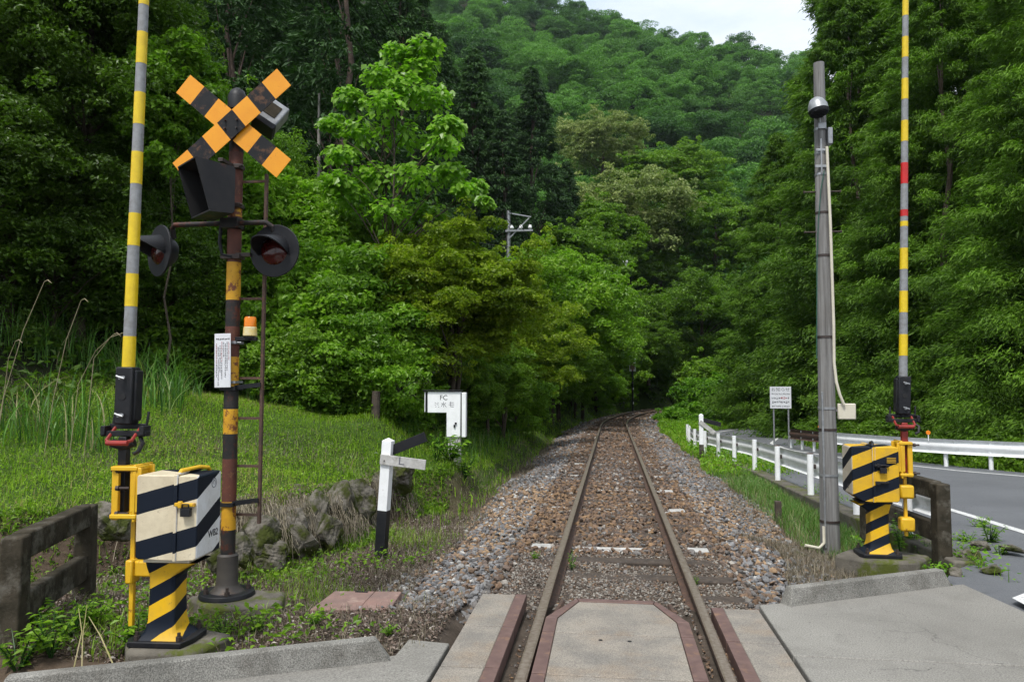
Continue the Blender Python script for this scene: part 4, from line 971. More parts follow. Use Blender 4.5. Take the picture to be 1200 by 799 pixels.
# ------------------------------------------------------------------ gradient posts
def gpost(loc, rz_, label, hgt, black_angle, white_angle, letter, wblack, wwhite, foot):
    t = thing('gradient_post', label, 'gradient post', loc, rz_, 'white gradient posts')
    mb = MB(); w_ = .058
    mb.prism([(-w_, -w_, foot), (w_, -w_, foot), (w_, w_, foot), (-w_, w_, foot)], (0, 0, hgt - foot - .03)); mb.add([(-w_, -w_, hgt - .03), (w_, -w_, hgt - .03), (w_, w_, hgt - .03), (-w_, w_, hgt - .03), (0, 0, hgt + .005)], [(0, 1, 4), (1, 2, 4), (2, 3, 4), (3, 0, 4)])
    mb.build('post', M['white'], t, bevel=.004)
    mb = MB(); mb.box((0, 0, foot / 2 - .15), (.119, .119, foot + .3)); mb.build('post_foot', M['black'] if letter else M['old_concrete'], t, bevel=.004)
    for ang, y_, m_, zc__, nm_, ln in ((black_angle, .03, 'black', hgt - .16, 'black_arm', wblack), (white_angle, -.075, 'white_dirty', hgt - .245, 'white_arm', wwhite)):
        Mr = Matrix.Rotation(-ang, 3, 'Y')
        mb = MB(); mb.box(Mr @ Vector((ln / 2 - .055, 0, 0)) + Vector((0, y_, zc__)), (ln, .022, .115), Mr); a_ = mb.build(nm_, M[m_], t, bevel=.003)
        if nm_ == 'white_arm' and letter: text_mesh('level_letter', 'L', .13, M['ink_soft'], a_, (.21, y_ - .0125, zc__), (R(90), 0, 0), sx=1.3)
        if nm_ == 'white_arm' and letter:
            mb = MB(); mb.cyl((.0, y_ - .011, zc__ - .01), (.0, y_ - .02, zc__ - .01), .008, n=8); mb.build('bolt', M['bolt'], a_)
    return t
g1 = G(447, 640, -.30)
o = gpost((g1.x, g1.y, -.31), R(-6), 'white post with black foot, a level white arm lettered L and a raised black arm', 1.27, R(25), R(-2), True, .55, .56, .43)
o.rotation_euler[1] = R(3.5)
zz = h(2.78, 21.4)
g2 = P(822, 522, 21.0); gpost((g2.x, g2.y, g2.z - .05), R(-4), 'white post with a black arm tilted down, standing far off by the white guardrail', .92, R(-14), R(-38), False, .6, .5, .08)

# ------------------------------------------------------------------ FC equipment box
q_ = P(535, 524, 13.2); s_ = 13.3 / 870
zb = q_.z - .03
t = thing('equipment_box', 'white angular trackside cabinet lettered FC, set on the grassy bank', 'equipment cabinet', (q_.x, 13.2, zb), R(6))
W = lambda px: (px - 535) * s_
Zf = lambda py: (524 - py) * s_ + .03
mb = MB(); mb.prism([(W(500.5), 0, Zf(483.5)), (W(523), 0, Zf(483.5)), (W(523), 0, Zf(512)), (W(539.5), 0, Zf(512)), (W(539.5), 0, Zf(459)), (W(500.5), 0, Zf(459))], (0, .26, 0)); bx_ = mb.build('housing', M['white'], t, bevel=.008)
mb = MB(); mb.box((W(518), .13, Zf(457.5)), (.70, .32, .02)); mb.build('lid', M['black'], t, bevel=.003)
mb = MB(); mb.box((W(543.5), .10, Zf(486)), (.075, .25, .80)); mb.build('side_cover', M['white'], t, bevel=.008)
mb = MB(); mb.box((W(540.2), .10, Zf(486)), (.022, .18, .78)); mb.box((W(498.8), .12, Zf(471)), (.02, .2, .36)); mb.build('gap_shade_bars', M['black'], t)  # black bars put in for the shade in the gaps beside the covers
mb = MB(); mb.box((W(497.3), .12, Zf(471)), (.014, .24, .36)); mb.build('side_cover', M['white'], t, bevel=.003)
mb = MB(); mb.box((W(532), .13, Zf(520) - .2), (.22, .2, .75)); mb.build('leg', M['white_dirty'], t, bevel=.008)
text_mesh('box_letters', 'FC', .125, M['ink'], bx_, (W(519.5), -.0015, Zf(466)), (R(90), 0, 0))
rnd = random.Random(3); mb = MB()
def st_(x0, z0, x1, z1, w_=.008): mb.bar((x0, -.001, z0), (x1, -.001, z1), w_, .003, up=(0, 1, 0))
gz = Zf(474)
gxx = W(511.5)
for dx, dz in ((-.03, .035), (.02, .035), (-.03, 0), (.02, .0), (-.02, -.035), (.03, -.04), (0, .02)): st_(gxx + dx - .008, gz + dz, gxx + dx + .012, gz + dz - .004)
gxx = W(519.5); st_(gxx, gz + .05, gxx, gz - .045); st_(gxx - .045, gz + .02, gxx - .01, gz + .02); st_(gxx - .01, gz + .018, gxx - .045, gz - .035); st_(gxx + .04, gz + .03, gxx + .012, gz + .01); st_(gxx + .008, gz + .008, gxx + .05, gz - .045)
gxx = W(528.5); st_(gxx - .035, gz + .035, gxx + .045, gz + .035); st_(gxx - .045, gz + .0, gxx + .05, gz + .0); st_(gxx - .012, gz + .055, gxx - .012, gz - .035); st_(gxx - .012, gz - .035, gxx + .045, gz - .04)
mb.build('box_letters', M['ink_soft'], bx_)
mb = MB(); mb.box((W(532.5), -.012, Zf(499)), (.03, .02, .05)); mb.cyl((W(534), -.002, Zf(496)), (W(534), -.02, Zf(496)), .02, n=10); mb.build('lock', M['black'], bx_)

# ------------------------------------------------------------------ small stakes
Ysp = min(np.arange(12, 13.6, .1), key=lambda y: abs(P(440, 479, y).z - h(P(440, 479, y).x, y))); sp_ = P(440, 479, float(Ysp)); gz_ = h(sp_.x, sp_.y)
mb = MB(); mb.cyl((0, 0, min(gz_ - sp_.z, 0) - .25), (.01, 0, .33), .085, .078, n=9); o = mb.build('wooden_stump', M['wood_dark'], bevel=.01); o.location = sp_; tag(o, 'short grey wooden stump post in the grass of the bank', 'post')
print('stump', Ysp, sp_.z, gz_)
sp_ = G(912, 606, -.38)
mb = MB(); mb.box((0, 0, .03), (.085, .085, .42)); o = mb.build('wooden_stake', M['wood_dark'], bevel=.008); o.location = sp_; tag(o, 'short dark wooden stake in lush grass beside the ballast', 'post')
# ------------------------------------------------------------------ rusty cable pit cover
a_, b_, c_, d_ = G(363, 714, -.035), G(457, 713, -.035), G(471, 692.5, -.035), G(392, 692, -.035)
for f_, lab_, k0_, k1_ in (('a', 'reddish cable pit cover half on the bank side', 0, .6), ('b', 'reddish cable pit cover half nearer the ballast', .605, 1)):
    p = [a_.lerp(b_, k0_), a_.lerp(b_, k1_), d_.lerp(c_, k1_), d_.lerp(c_, k0_)]
    mb = MB(); mb.prism([(q.x, q.y, -.035) for q in p], (0, 0, -.06)); o = mb.build('pit_cover', mat('reddish_cover', (.24, .145, .12), (.17, .115, .10), 5, .8, dirt=(.33, .24, .20), dscale=7, bmp=.3), bevel=.006); tag(o, lab_, 'pit cover', 'reddish cable pit covers')
    if f_ == 'a':
        m_ = p[2].lerp(p[3], .3); mb = MB(); mb.box((m_.x, m_.y - .03, -.034), (.10, .02, .008)); mb.build('grip_slot', M['black_matt'], o)

# ------------------------------------------------------------------ notice board by the road
q_ = P(915, 500, 29)
t = thing('notice_sign', 'white rectangular notice board with lines of writing on two thin posts beyond the road', 'sign', (P(915, 480, 28.2).x, 28.2, 0), 0)
zz1, zz0 = P(915, 453, 28.2).z, P(915, 478.5, 28.2).z; wS = 23 * 28.2 / 870
mb = MB(); mb.box((0, 0, (zz1 + zz0) / 2), (wS, .02, zz1 - zz0)); bd_ = mb.build('board', M['board'], t, bevel=.003)
for px in (908, 924):
    x = (px - 915.5) * 28.2 / 870; mb = MB(); mb.cyl((x, .04, -1.6), (x, .04, zz1), .032, n=10); mb.build('post', M['galv'], t, smooth=True)
cz = (zz1 + zz0) / 2; hS = zz1 - zz0
text_mesh('heading', 'お知らせ', .145, M['ink_soft'], bd_, (0, -.012, cz + hS * .36), (R(90), 0, 0), sx=1.15)
rnd = random.Random(9); mb = MB()
for r_, n_ in enumerate((11, 8, 8, 11)):
    for k in range(n_):
        x = -wS * .43 + wS * .86 * (k + .5) / n_
        red = r_ == 1 and k in (4, 5, 6)
        glyph(mb, x, cz + hS * (.17 - .19 * r_), .085 if n_ == 8 else .062, rnd, -.0115, 1 if red else 0, .16)
mb.build('notice_lines', [M['ink_soft'], M['ink_red']], bd_)
# ------------------------------------------------------------------ track signal far down the line
Ys = 57.0
q0, q1 = P(741.5, 480, Ys), P(741.5, 419, Ys)
t = thing('track_signal', 'thin dark trackside post carrying a white and reddish signal board, at the bend', 'signal', (q0.x, Ys, q0.z - .3))
hh = q1.z - q0.z + .3
mb = MB(); mb.cyl((0, 0, -.5), (0, 0, hh), .07, n=10); mb.build('post', M['black'], t, smooth=True)
mb = MB(); mb.box((-.14, -.08, hh - .55), (.19, .04, .98)); mb.box((.16, -.08, hh - .55), (.19, .04, .98)); sb = mb.build('board', M['white'], t, bevel=.01)
mb = MB(); mb.box((.01, -.10, hh - .5), (.14, .05, 1.0)); mb.box((-.0, -.1, hh - .65), (.34, .045, .45)); mb.build('reddish_panel', mat('reddish_panel', (.30, .13, .12), (.2, .12, .12), 3, .6), sb)
for z_ in (1.9, .8): mb = MB(); mb.box((.05, -.07, z_), (.06, .04, .16)); mb.build('small_tag', M['white'], t)

# ------------------------------------------------------------------ distant utility poles with crossarms
def upole(px, pytop, Y, label, arm, r_, brace, side_):
    q_ = P(px, pytop, Y); gz_ = h(q_.x, Y)
    t = thing('utility_pole', label, 'utility pole', (q_.x, Y, gz_)); hh = q_.z - gz_
    mb = MB(); mb.tube([(0, 0, -1), (0, 0, hh)], [r_ * 1.4, r_], 12); mb.build('shaft', M['galv'], t, smooth=True)
    for z_, ln, off in arm:
        mb = MB(); mb.box((off, -.15, hh - z_), (ln, .09, .10)); a_ = mb.build('crossarm', M['galv'], t)
        n_ = 3
        for k in range(n_):
            x = off - ln / 2 + ln * (k + .5) / n_ + .1; mb = MB(); mb.tube([(x, -.15, hh - z_ + .05), (x, -.15, hh - z_ + .14), (x, -.15, hh - z_ + .3)], [.04, .11, .07], 10); mb.build('insulator', M['white'], a_, smooth=True)
    if brace: mb = MB(); mb.bar((0, -.1, hh - 1.6), (1.15, -.1, hh - .45), .06, .06); mb.bar((0, -.1, hh - .15), (1.25, -.1, hh - .4), .06, .06); mb.build('brace', M['galv'], t)
    return t
upole(596, 247, 40, 'pale utility pole rising behind the yellow-green maple, with a braced crossarm', [(1.15, 1.5, .6)], .10, True, 1)
upole(728, 300, 64, 'slim pale utility pole showing over the trackside bushes near the bend', [(.7, 1.1, 0), (1.05, .9, 0)], .12, False, 1)

# ------------------------------------------------------------------ overhead wires
wa = P(600, 262, 40)
wires = [((150, -330, 14), (598, 268, 40)), ((200, -330, 14), (606, 270, 40)), ((255, -330, 14), (615, 271, 40)), ((330, -240, 18), (598, 249, 40)), ((-60, 60, 13), (598, 290, 40))]
for k, (a_, b_) in enumerate(wires):
    pa, pb_ = P(*a_), P(*b_); pts = []
    for i in range(17):
        s = i / 16; q = pa.lerp(pb_, s); q.z -= 1.3 * 4 * s * (1 - s) * .5; pts.append(q)
    mb = MB(); mb.tube(pts, .017, 5); o = mb.build('overhead_wire', M['black']); tag(o, 'thin black overhead wire from the upper left to the pole behind the maple', 'wire', 'overhead wires')

# ------------------------------------------------------------------ rocks
def rock(loc, size, label, seed, grp='rocks of the bank edge', m_='rock', amp=.16, sub=5):
    import bmesh
    bm = bmesh.new(); bmesh.ops.create_icosphere(bm, subdivisions=sub, radius=1)
    r_ = np.random.default_rng(seed); k1 = r_.standard_normal((9, 3)) ; 
    pl = [(Vector(r_.standard_normal(3)).normalized(), r_.uniform(.5, .9)) for _ in range(17)]
    ph = r_.uniform(0, 6, 9)
    for v in bm.verts:
        d = v.co.normalized(); rad = 1.0
        for n_, c_ in pl:
            k_ = d.dot(n_)
            if k_ > 0: rad = min(rad, c_ / max(k_, 1e-3))
        w_ = sum(math.sin(3 * (d.x * a[0] + d.y * a[1] + d.z * a[2]) + p) for a, p in zip(k1, ph)) / 9
        w2 = sum(math.sin(9 * (d.x * a[1] + d.y * a[2] + d.z * a[0]) + p) for a, p in zip(k1, ph)) / 9
        w3 = sum(math.sin(21 * (d.x * a[2] + d.y * a[0] + d.z * a[1]) + p) for a, p in zip(k1, ph)) / 9
        v.co = d * (rad * (1 + amp * w_) + .07 * w2 + .04 * w3)
        v.co.x *= size[0]; v.co.y *= size[1]; v.co.z *= size[2]
    me = bpy.data.meshes.new('rock'); bm.to_mesh(me); bm.free(); me.materials.append(M[m_])
    me.polygons.foreach_set('use_smooth', [True] * len(me.polygons)); me.set_sharp_from_angle(angle=R(16))
    o = link('rock', me, None, loc, (r_.uniform(-.3, .3), r_.uniform(-.3, .3), r_.uniform(0, 6))); return tag(o, label, 'rock', grp)
rocks = [
 ((132, 622, 6.6), (.26, .24, .22), 'pale grey rock between the concrete fence and the cream gate cabinet'),
 ((306, 640, 7.6), (.30, .26, .27), 'grey rock in the bank edge right behind the signal post ladder'),
 ((338, 628, 7.9), (.26, .24, .34), 'tall lichened rock in the bank edge, first right of the ladder'),
 ((372, 612, 8.4), (.26, .24, .36), 'tall pale-streaked rock in the middle of the bank edge'),
 ((404, 600, 9.0), (.26, .24, .30), 'dark rock under hanging straw left of the white gradient post'),
 ((470, 560, 10.8), (.36, .3, .26), 'brownish rock in the bank behind the white gradient post'),
 ((284, 655, 7.1), (.2, .2, .17), 'low grey rock at the foot of the bank behind the signal post'),
 ((352, 588, 9.0), (.4, .3, .22), 'flat rock on the top of the bank edge among dry straw'),
 ((322, 655, 7.5), (.22, .2, .16), 'small dark rock low in the bank edge, just right of the ladder foot'),
 ((356, 640, 7.9), (.22, .2, .2), 'low mossy rock between the two tall rocks of the bank edge'),
 ((388, 628, 8.4), (.22, .2, .22), 'low mossy rock left of the rock under hanging straw'),
 ((425, 590, 9.6), (.28, .24, .26), 'dark mossy rock just left of the white gradient post'),
 ((262, 662, 7.0), (.24, .2, .2), 'mossy rock half hidden behind the signal post foot'),
 ((448, 572, 10.4), (.3, .24, .26), 'mossy rock just behind the white gradient post'),
]
for i, ((px, py, Y_), sz, lb) in enumerate(rocks):
    q_ = P(px, py, Y_ + .12); q_ += Vector((-.10, .14, .03)); rock(q_, (sz[0] * .95, sz[1], sz[2] * 1.2), lb, 20 + i)
rs = [((1140, 652), -.06, (.14, .12, .10), 'grey angular stone at the end of the retaining wall by the road'), ((1163, 668), -.05, (.12, .09, .06), 'rounded pale stone at the asphalt corner by the pavement'),
      ((1150, 640), -.08, (.12, .1, .08), 'dark stone among weeds behind the rounded pale stone'), ((1185, 642), -.04, (.18, .1, .05), 'flat broken slab piece among weeds by the asphalt'),
      ((1120, 672), -.06, (.09, .09, .06), 'small stone at the foot of the dark fence post'), ((940, 652), -.3, (.13, .1, .08), 'pale stone lying in dry weeds left of the grey pole')]
for i, ((px, py), z_, sz, lb) in enumerate(rs): rock(G(px, py, z_), sz, lb, 60 + i, 'loose stones by the road side', amp=.2)
# ================================================================== VEGETATION
def unit(v): return v / np.maximum(np.linalg.norm(v, axis=-1, keepdims=True), 1e-9)
def leaves(Pt, Nn, size, aspect=.55, fold=.12, var=None, dirn=None):
    n = len(Pt); r = rng.standard_normal((n, 3)) if dirn is None else dirn + .35 * rng.standard_normal((n, 3))
    Nn = unit(Nn); T = unit(r - (r * Nn).sum(1, keepdims=True) * Nn); B = np.cross(Nn, T)
    s = np.asarray(size)[:, None]; w_ = s * aspect
    V = np.stack([Pt - T * s * .5, Pt - T * s * .05 + B * w_ * .5 + Nn * s * fold, Pt + T * s * .5 - Nn * s * fold * .6, Pt - T * s * .05 - B * w_ * .5 + Nn * s * fold], 1).reshape(-1, 3)
    F_ = np.arange(4 * n).reshape(-1, 4)
    v = rng.random(n) if var is None else var
    return V, F_, np.repeat(v, 4)
def dirs(n, up=.0):
    d = unit(rng.standard_normal((n, 3))); flip = (d[:, 2] < 0) & (rng.random(n) < up); d[flip, 2] *= -1; return d
def crown_pts(Rh, Hc, ncl, cr, seed_shape=None, shell=.55, flat=.6, profile=None, bottom=.0):
    """cluster centres inside an uneven ellipsoid (centre at 0,0,Hc/2)"""
    d = dirs(ncl, .25); az = np.arctan2(d[:, 1], d[:, 0]); ph = rng.uniform(0, 6, 4)
    lob = 1 + .16 * np.sin(2 * az + ph[0]) + .13 * np.sin(3 * az + ph[1] + 2 * d[:, 2]) + .1 * np.sin(5 * az + ph[2])
    r = (shell + (1 - shell) * rng.random(ncl)) * lob
    c = d * r[:, None] * np.array([Rh, Rh, Hc / 2]); c[:, 2] += Hc / 2
    if profile: c[:, :2] *= profile(c[:, 2] / Hc)[:, None]
    return c
def clumps(c, nl, cr, flat, leaf, aspect=.55, up=.75, jit=.55, nrm_up=.55, lsz=.35, vmix=.5, droop=0.0):
    n = len(c); crs = cr * rng.uniform(.65, 1.35, n)
    idx = np.repeat(np.arange(n), nl); N = len(idx); d = dirs(N, up); rr_ = (.45 + .55 * rng.random(N) ** .6)
    p = c[idx] + d * (crs[idx] * rr_)[:, None] * np.array([1, 1, flat])
    if droop: p[:, 2] -= droop * (np.hypot(p[:, 0] - c[idx, 0], p[:, 1] - c[idx, 1]) / crs[idx]) ** 2 * crs[idx]
    Nn = d * .7 + np.array([0, 0, nrm_up]) + jit * rng.standard_normal((N, 3))
    cv = rng.random(n); v = np.clip(vmix * cv[idx] + (1 - vmix) * rng.random(N), 0, 1)
    return leaves(p, Nn, leaf * rng.uniform(1 - lsz, 1 + lsz, N), aspect, var=v)
def joinL(parts):
    V, F_, v, b = [], [], [], 0
    for a, f, c in parts: V.append(a); F_.append(f + b); v.append(c); b += len(a)
    return np.concatenate(V), np.concatenate(F_), np.concatenate(v)
def crown_mesh(name, mat_, parts):
    V, F_, v = joinL(parts); return np_mesh(name, V, F_, [mat_], var=v)
def trunk_mesh(hgt, r0, targets, mat_, lean=(0, 0), forks=1, r1=.3, nseg=8, base=-.5):
    mb = MB(); pr = random.Random(int(hgt * 100) + len(targets))
    for k in range(forks):
        ph = pr.uniform(0, 6.28); sp = (0 if forks == 1 else .06 * hgt)
        pts = []; 
        for i in range(nseg + 1):
            s = i / nseg; pts.append(Vector((lean[0] * s * s + sp * s * math.cos(ph) + pr.uniform(-.015, .015) * hgt * (i > 0), lean[1] * s * s + sp * s * math.sin(ph) + pr.uniform(-.015, .015) * hgt * (i > 0), base + (hgt - base) * s)))
        mb.tube(pts, [r0 / forks ** .4 * (1 - (1 - r1) * i / nseg) for i in range(nseg + 1)], 9)
        for j, tg in enumerate(targets):
            if j % forks != k: continue
            tg = Vector(tg); s = min(.95, max(.22, (tg.z - .25 * (tg - pts[-1]).length) / hgt * .85)); i = int(s * nseg); a = pts[i].lerp(pts[min(i + 1, nseg)], s * nseg - i)
            m_ = a.lerp(tg, .5) + Vector((0, 0, .06 * (tg - a).length)); rr_ = r0 * .34 * (1 - s * .5)
            mb.tube([a, m_, tg], [rr_, rr_ * .6, rr_ * .15], 6, cap=False)
    return mb.mesh('trunk', mat_, True)

# ---------- prototypes
def broad(Rh, Hc, z0, ncl, nl, cr, leaf, m_, flat=.55, up=.8, trunk_h=None, tr=.2, bark='bark', shell=.5, limbs=10, profile=None, **kw):
    c = crown_pts(Rh, Hc, ncl, cr, shell=shell, profile=profile); c[:, 2] += z0
    if m_ == 'hill': c = c[:int(ncl * .7)]; ncl = len(c); cr = cr * 1.12; nl = int(nl * 1.3)
    c2 = c[rng.integers(0, ncl, ncl * 3)]; c2 = (c2 - [0, 0, z0 + Hc * .45]) * rng.uniform(1.0, 1.22, (len(c2), 1)) + [0, 0, z0 + Hc * .45] + rng.standard_normal(c2.shape) * cr * .45
    me = crown_mesh('crown', LM[m_], [clumps(c, nl, cr, flat, leaf, up=up, **kw)] + ([] if m_ == 'hill' else [clumps(c2, max(4, nl // 9), cr * .32, .8, leaf, up=.7, **kw)]))
    tg = c[rng.permutation(len(c))[:limbs]] * np.array([.75, .75, .95])
    tm = trunk_mesh(trunk_h or z0 + Hc * .7, tr, [tuple(x) for x in tg], M[bark])
    return me, tm
def conifer(Hc, Rb, z0, npuff, nl, ps, leaf, m_, top=.02, power=.85, tr=.22, droop=.35, asp=.3):
    zz = rng.random(npuff) ** 1.15; az = rng.uniform(0, 6.283, npuff)
    rad = Rb * (1 - zz) ** power * rng.uniform(.62, 1.08, npuff) + top
    nlv = 1 + .14 * np.sin(zz * 34 + az * 1.0); rad *= nlv
    c = np.stack([rad * np.cos(az), rad * np.sin(az), z0 + zz * (Hc - z0) - droop * rad * .35], 1)
    n = npuff; psz = ps * (.55 + .45 * (1 - zz)) * rng.uniform(.7, 1.3, n)
    idx = np.repeat(np.arange(n), nl); N = len(idx); d = dirs(N, .6)
    out_ = np.stack([np.cos(az), np.sin(az), np.full(n, -.25)], 1)
    p = c[idx] + d * (psz[idx] * (.35 + .65 * rng.random(N)))[:, None] * np.array([.85, .85, .75]) + out_[idx] * (psz[idx] * rng.uniform(-.6, .5, N))[:, None]
    Nn = unit(d * .8 + np.array([0, 0, .5]) + .5 * rng.standard_normal((N, 3)))
    cv = rng.random(n); v = np.clip(.45 * cv[idx] + .35 * rng.random(N) + .2 * np.clip(d[:, 2] + .3, 0, 1), 0, 1)  # upper leaves of each puff coloured lighter, top light put into the tone
    me = crown_mesh('crown', LM[m_], [leaves(p, Nn, leaf * rng.uniform(.6, 1.4, N), asp, .06, v, dirn=d * .5 + out_[idx] + np.array([0, 0, -.3]))])
    tg = c[rng.permutation(n)[:26]] * np.array([.62, .62, 1])
    tm = trunk_mesh(Hc * .97, tr * (.8 if m_ == 'cedar' else 1), [tuple(x) for x in (tg[:6] * np.array([.5, .5, 1]) if m_ == 'cedar' else tg)], M['bark_cedar'], r1=.05)
    return me, tm
def plant(name, protos, loc, sc, rz_, label, cat, group=None, parts=True, zs=1.0):
    me, tm = protos
    if parts:
        t = thing(name, label, cat, loc, rz_, group); t.scale = (sc, sc, sc * zs)
        link('crown', me, t); link('trunk', tm, t)
    else:
        t = link(name, me, None, loc, (0, 0, rz_)); t.scale = (sc, sc, sc * zs); tag(t, label, cat, group)
    return t

# ---------- hillside broadleaf forest
hp_ = [broad(4.4, 6.8, 2.0, 80, 150, 1.3, .34, 'hill', flat=.65, tr=.22), broad(4.8, 6.0, 2.2, 90, 140, 1.35, .34, 'hill', flat=.6, tr=.24),
       broad(4.0, 7.0, 2.4, 64, 160, 1.2, .34, 'hill', flat=.6, tr=.2), broad(5.0, 6.0, 2.8, 90, 130, 1.15, .32, 'hill', flat=.45, tr=.25)]
hpn = [broad(4.6, 6.4, 2.4, 130, 260, 1.1, .22, 'hill', flat=.6, tr=.22, shell=.55), broad(4.4, 5.6, 2.6, 120, 280, 1.1, .22, 'hill', flat=.55, tr=.24, shell=.55),
       broad(4.2, 7.0, 2.2, 130, 260, .95, .22, 'hill', flat=.5, tr=.2, shell=.55)]
cnt = 0; taken = []
def zone(Y, px, py):
    if py < 110 and Y > 190: return 'broadleaf tree high on the far mountainside, near the skyline'
    if Y > 150: return 'broadleaf tree in the unbroken canopy of the upper mountainside'
    if Y > 112: return 'broadleaf tree in the canopy halfway up the mountainside'
    return 'broadleaf tree at the foot of the mountainside beyond the railway bend'
Yc = 84.0
cand = []
while Yc < 305:
    sp = 9.6 + (Yc - 84) * .014
    X0 = XatPx(455, Yc); X1 = XatPx(960, Yc); x = X0 + rng.uniform(0, sp)
    while x < X1:
        cand.append((x + rng.uniform(-2, 2), Yc + rng.uniform(-2.2, 2.2))); x += sp
    Yc += sp * .92
specials = {}
sp_list = [  # px, py of crown centre, Y, scale, material kind
    (735, 235, 84, 1.0, 'cream'), (700, 165, 112, .95, 'cream'), (848, 262, 104, 1.0, 'brightb'), (655, 300, 76, .8, 'mid'),
]
for x, y in cand:
    z = h(x, y); px, py = project(x, y, z + 6)
    if not (440 < px < 975): continue
    s = rng.uniform(.95, 1.62)
    pr = hpn[rng.integers(0, 3)] if y < 125 else hp_[rng.integers(0, 4)]
    near_ = y < 125
    o = plant('broadleaf_tree', pr, (x, y, z - 2.0), s, rng.uniform(0, 6.28), zone(y, px, py), 'tree', 'broadleaf trees of the mountainside, ' + ('lower' if y < 112 else 'middle' if y < 150 else 'upper'), parts=near_, zs=rng.uniform(.85, 1.15)); cnt += 1
print('hill trees', cnt)
def atpx(px, py, Y): q = P(px, py, Y); return q
LMx = {'cream': 'cream'}
cream = broad(4.6, 6.0, 2.6, 130, 260, 1.0, .22, 'cream', flat=.45, tr=.24, shell=.6)
for (px, py, Y, s, lb) in ((738, 262, 80, .98, 'rounded tree flecked with cream blossom, right of the big dark conical cedar'), (706, 175, 108, .9, 'tree with pale cream flecked crown higher up behind the blossoming one')):
    q = atpx(px, py, Y); s = float(np.clip((q.z - h(q.x, Y)) / 5.0, s, s * 1.45)); plant('blossoming_tree', cream, (q.x, Y, q.z - 5.0 * s), s, rng.uniform(0, 6), lb, 'tree')
fresh_tree = broad(4.6, 5.6, 2.2, 150, 260, .95, .22, 'track', flat=.38, tr=.22, shell=.6)  # trackside leaf palette, a lighter green than the hill trees
for (px, py, Y, s, lb) in ((838, 285, 82, .95, 'fresh green tree with layered boughs left of the tall cedars'), (790, 215, 100, .9, 'fresh green tree on the slope above the layered one'), (672, 320, 62, .72, 'leafy green tree behind the trackside bushes, below the dark cedar'), (700, 290, 74, .8, 'green tree between the dark cedar and the slim pale utility pole')):
    q = atpx(px, py, Y); s = float(np.clip((q.z - h(q.x, Y)) / 4.6, s, s * 1.45)); plant('broadleaf_tree', fresh_tree, (q.x, Y, q.z - 4.6 * s), s, rng.uniform(0, 6), lb, 'tree')

# ---------- tree overhanging the bend
ovh = broad(5.6, 7.2, 2.6, 230, 260, .95, .19, 'mid', flat=.38, tr=.3, shell=.62, droop=.3)
for (px, py, Y, s, lb) in ((822, 378, 66, .98, 'broad dark green tree with drooping boughs overhanging the railway bend'), (760, 405, 64, .52, 'smaller green tree leaning over the track beside the signal post at the bend'),
                           (900, 372, 70, .9, 'dark green tree behind the bend, half hidden by the cedars'), (775, 330, 80, .8, 'dark green tree above the railway bend, behind the broad overhanging one')):
    q = atpx(px, py, Y); plant('broadleaf_tree', ovh, (q.x, Y, q.z - 6.0 * s), s, rng.uniform(0, 6), lb, 'tree')

# ---------- cedars
cdr = [conifer(22, 4.3, .6, 760, 190, .66, .20, 'cedar', power=.62, asp=.26), conifer(20, 4.6, .5, 760, 190, .68, .20, 'cedar', power=.62, asp=.26)]
cdn = [conifer(17, 4.0, .3, 760, 300, .52, .125, 'cedar', power=.6, asp=.24), conifer(16, 4.2, .2, 760, 300, .50, .125, 'cedar', power=.6, asp=.24)]
right = [(11.3, 35.5, 1.05, 0, 'tall cedar at the open end of the cedar stand, its left edge against the mountain'), (12.3, 28.5, 1.0, 1, 'tall cedar right behind the upright of the road-side barrier arm'),
         (13.4, 22.5, 1.0, 0, 'dense cedar standing behind the guardrail at the right edge of the photo'), (14.6, 32, 1.3, 1, 'cedar in the second row between the two barrier-side cedars'), (17, 27, 1.35, 0, 'cedar in the back row behind the dense guardrail cedar'),
         (13.2, 40, 1.3, 0, 'cedar deeper in the stand beyond the outermost one'), (17.5, 37, 1.45, 1, 'back row cedar of the stand beyond the road'), (10.0, 44, .86, 1, 'cedar low behind the white notice board'), (21, 44, 1.45, 0, 'farthest cedar of the stand beyond the road'), (17.5, 19.5, .95, 1, 'cedar at the roadside past the right edge of the guardrail'), (15.8, 46, 1.4, 1, 'cedar at the back of the stand, in line with the road-side barrier arm')]
for i, (x, y, s, k, lb) in enumerate(right):
    z = h(x, y); pr = cdn[k] if y < 29 and x < 15 else cdr[k]
    plant('cedar_tree', pr, (x, y, z - .3), s * (1.22 if pr in cdn else 1), rng.uniform(0, 6), lb, 'cedar', 'cedars beyond the road')
# low foliage filling under the cedars
ush = [broad(1.5, 2.0, .1, 60, 210, .45, .12, 'mid', flat=.7, tr=.04, limbs=6), broad(1.3, 1.7, .1, 55, 200, .42, .10, 'track', flat=.7, tr=.04, limbs=6)]
k = 0
for i in range(24):
    y = 16.6 + i * .95 + rng.uniform(-.3, .3); x = float(rr(y)) + rng.uniform(2.0, 3.4); z = h(x, y)
    pxx = project(x, y, z + .8)[0]
    if pxx > 1240: continue
    plant('shrub', ush[i % 2], (x, y, z - .15), rng.uniform(.55, .85), rng.uniform(0, 6), 'low green shrub under the cedars behind the far guardrail', 'shrub', 'shrubs behind the far guardrail')

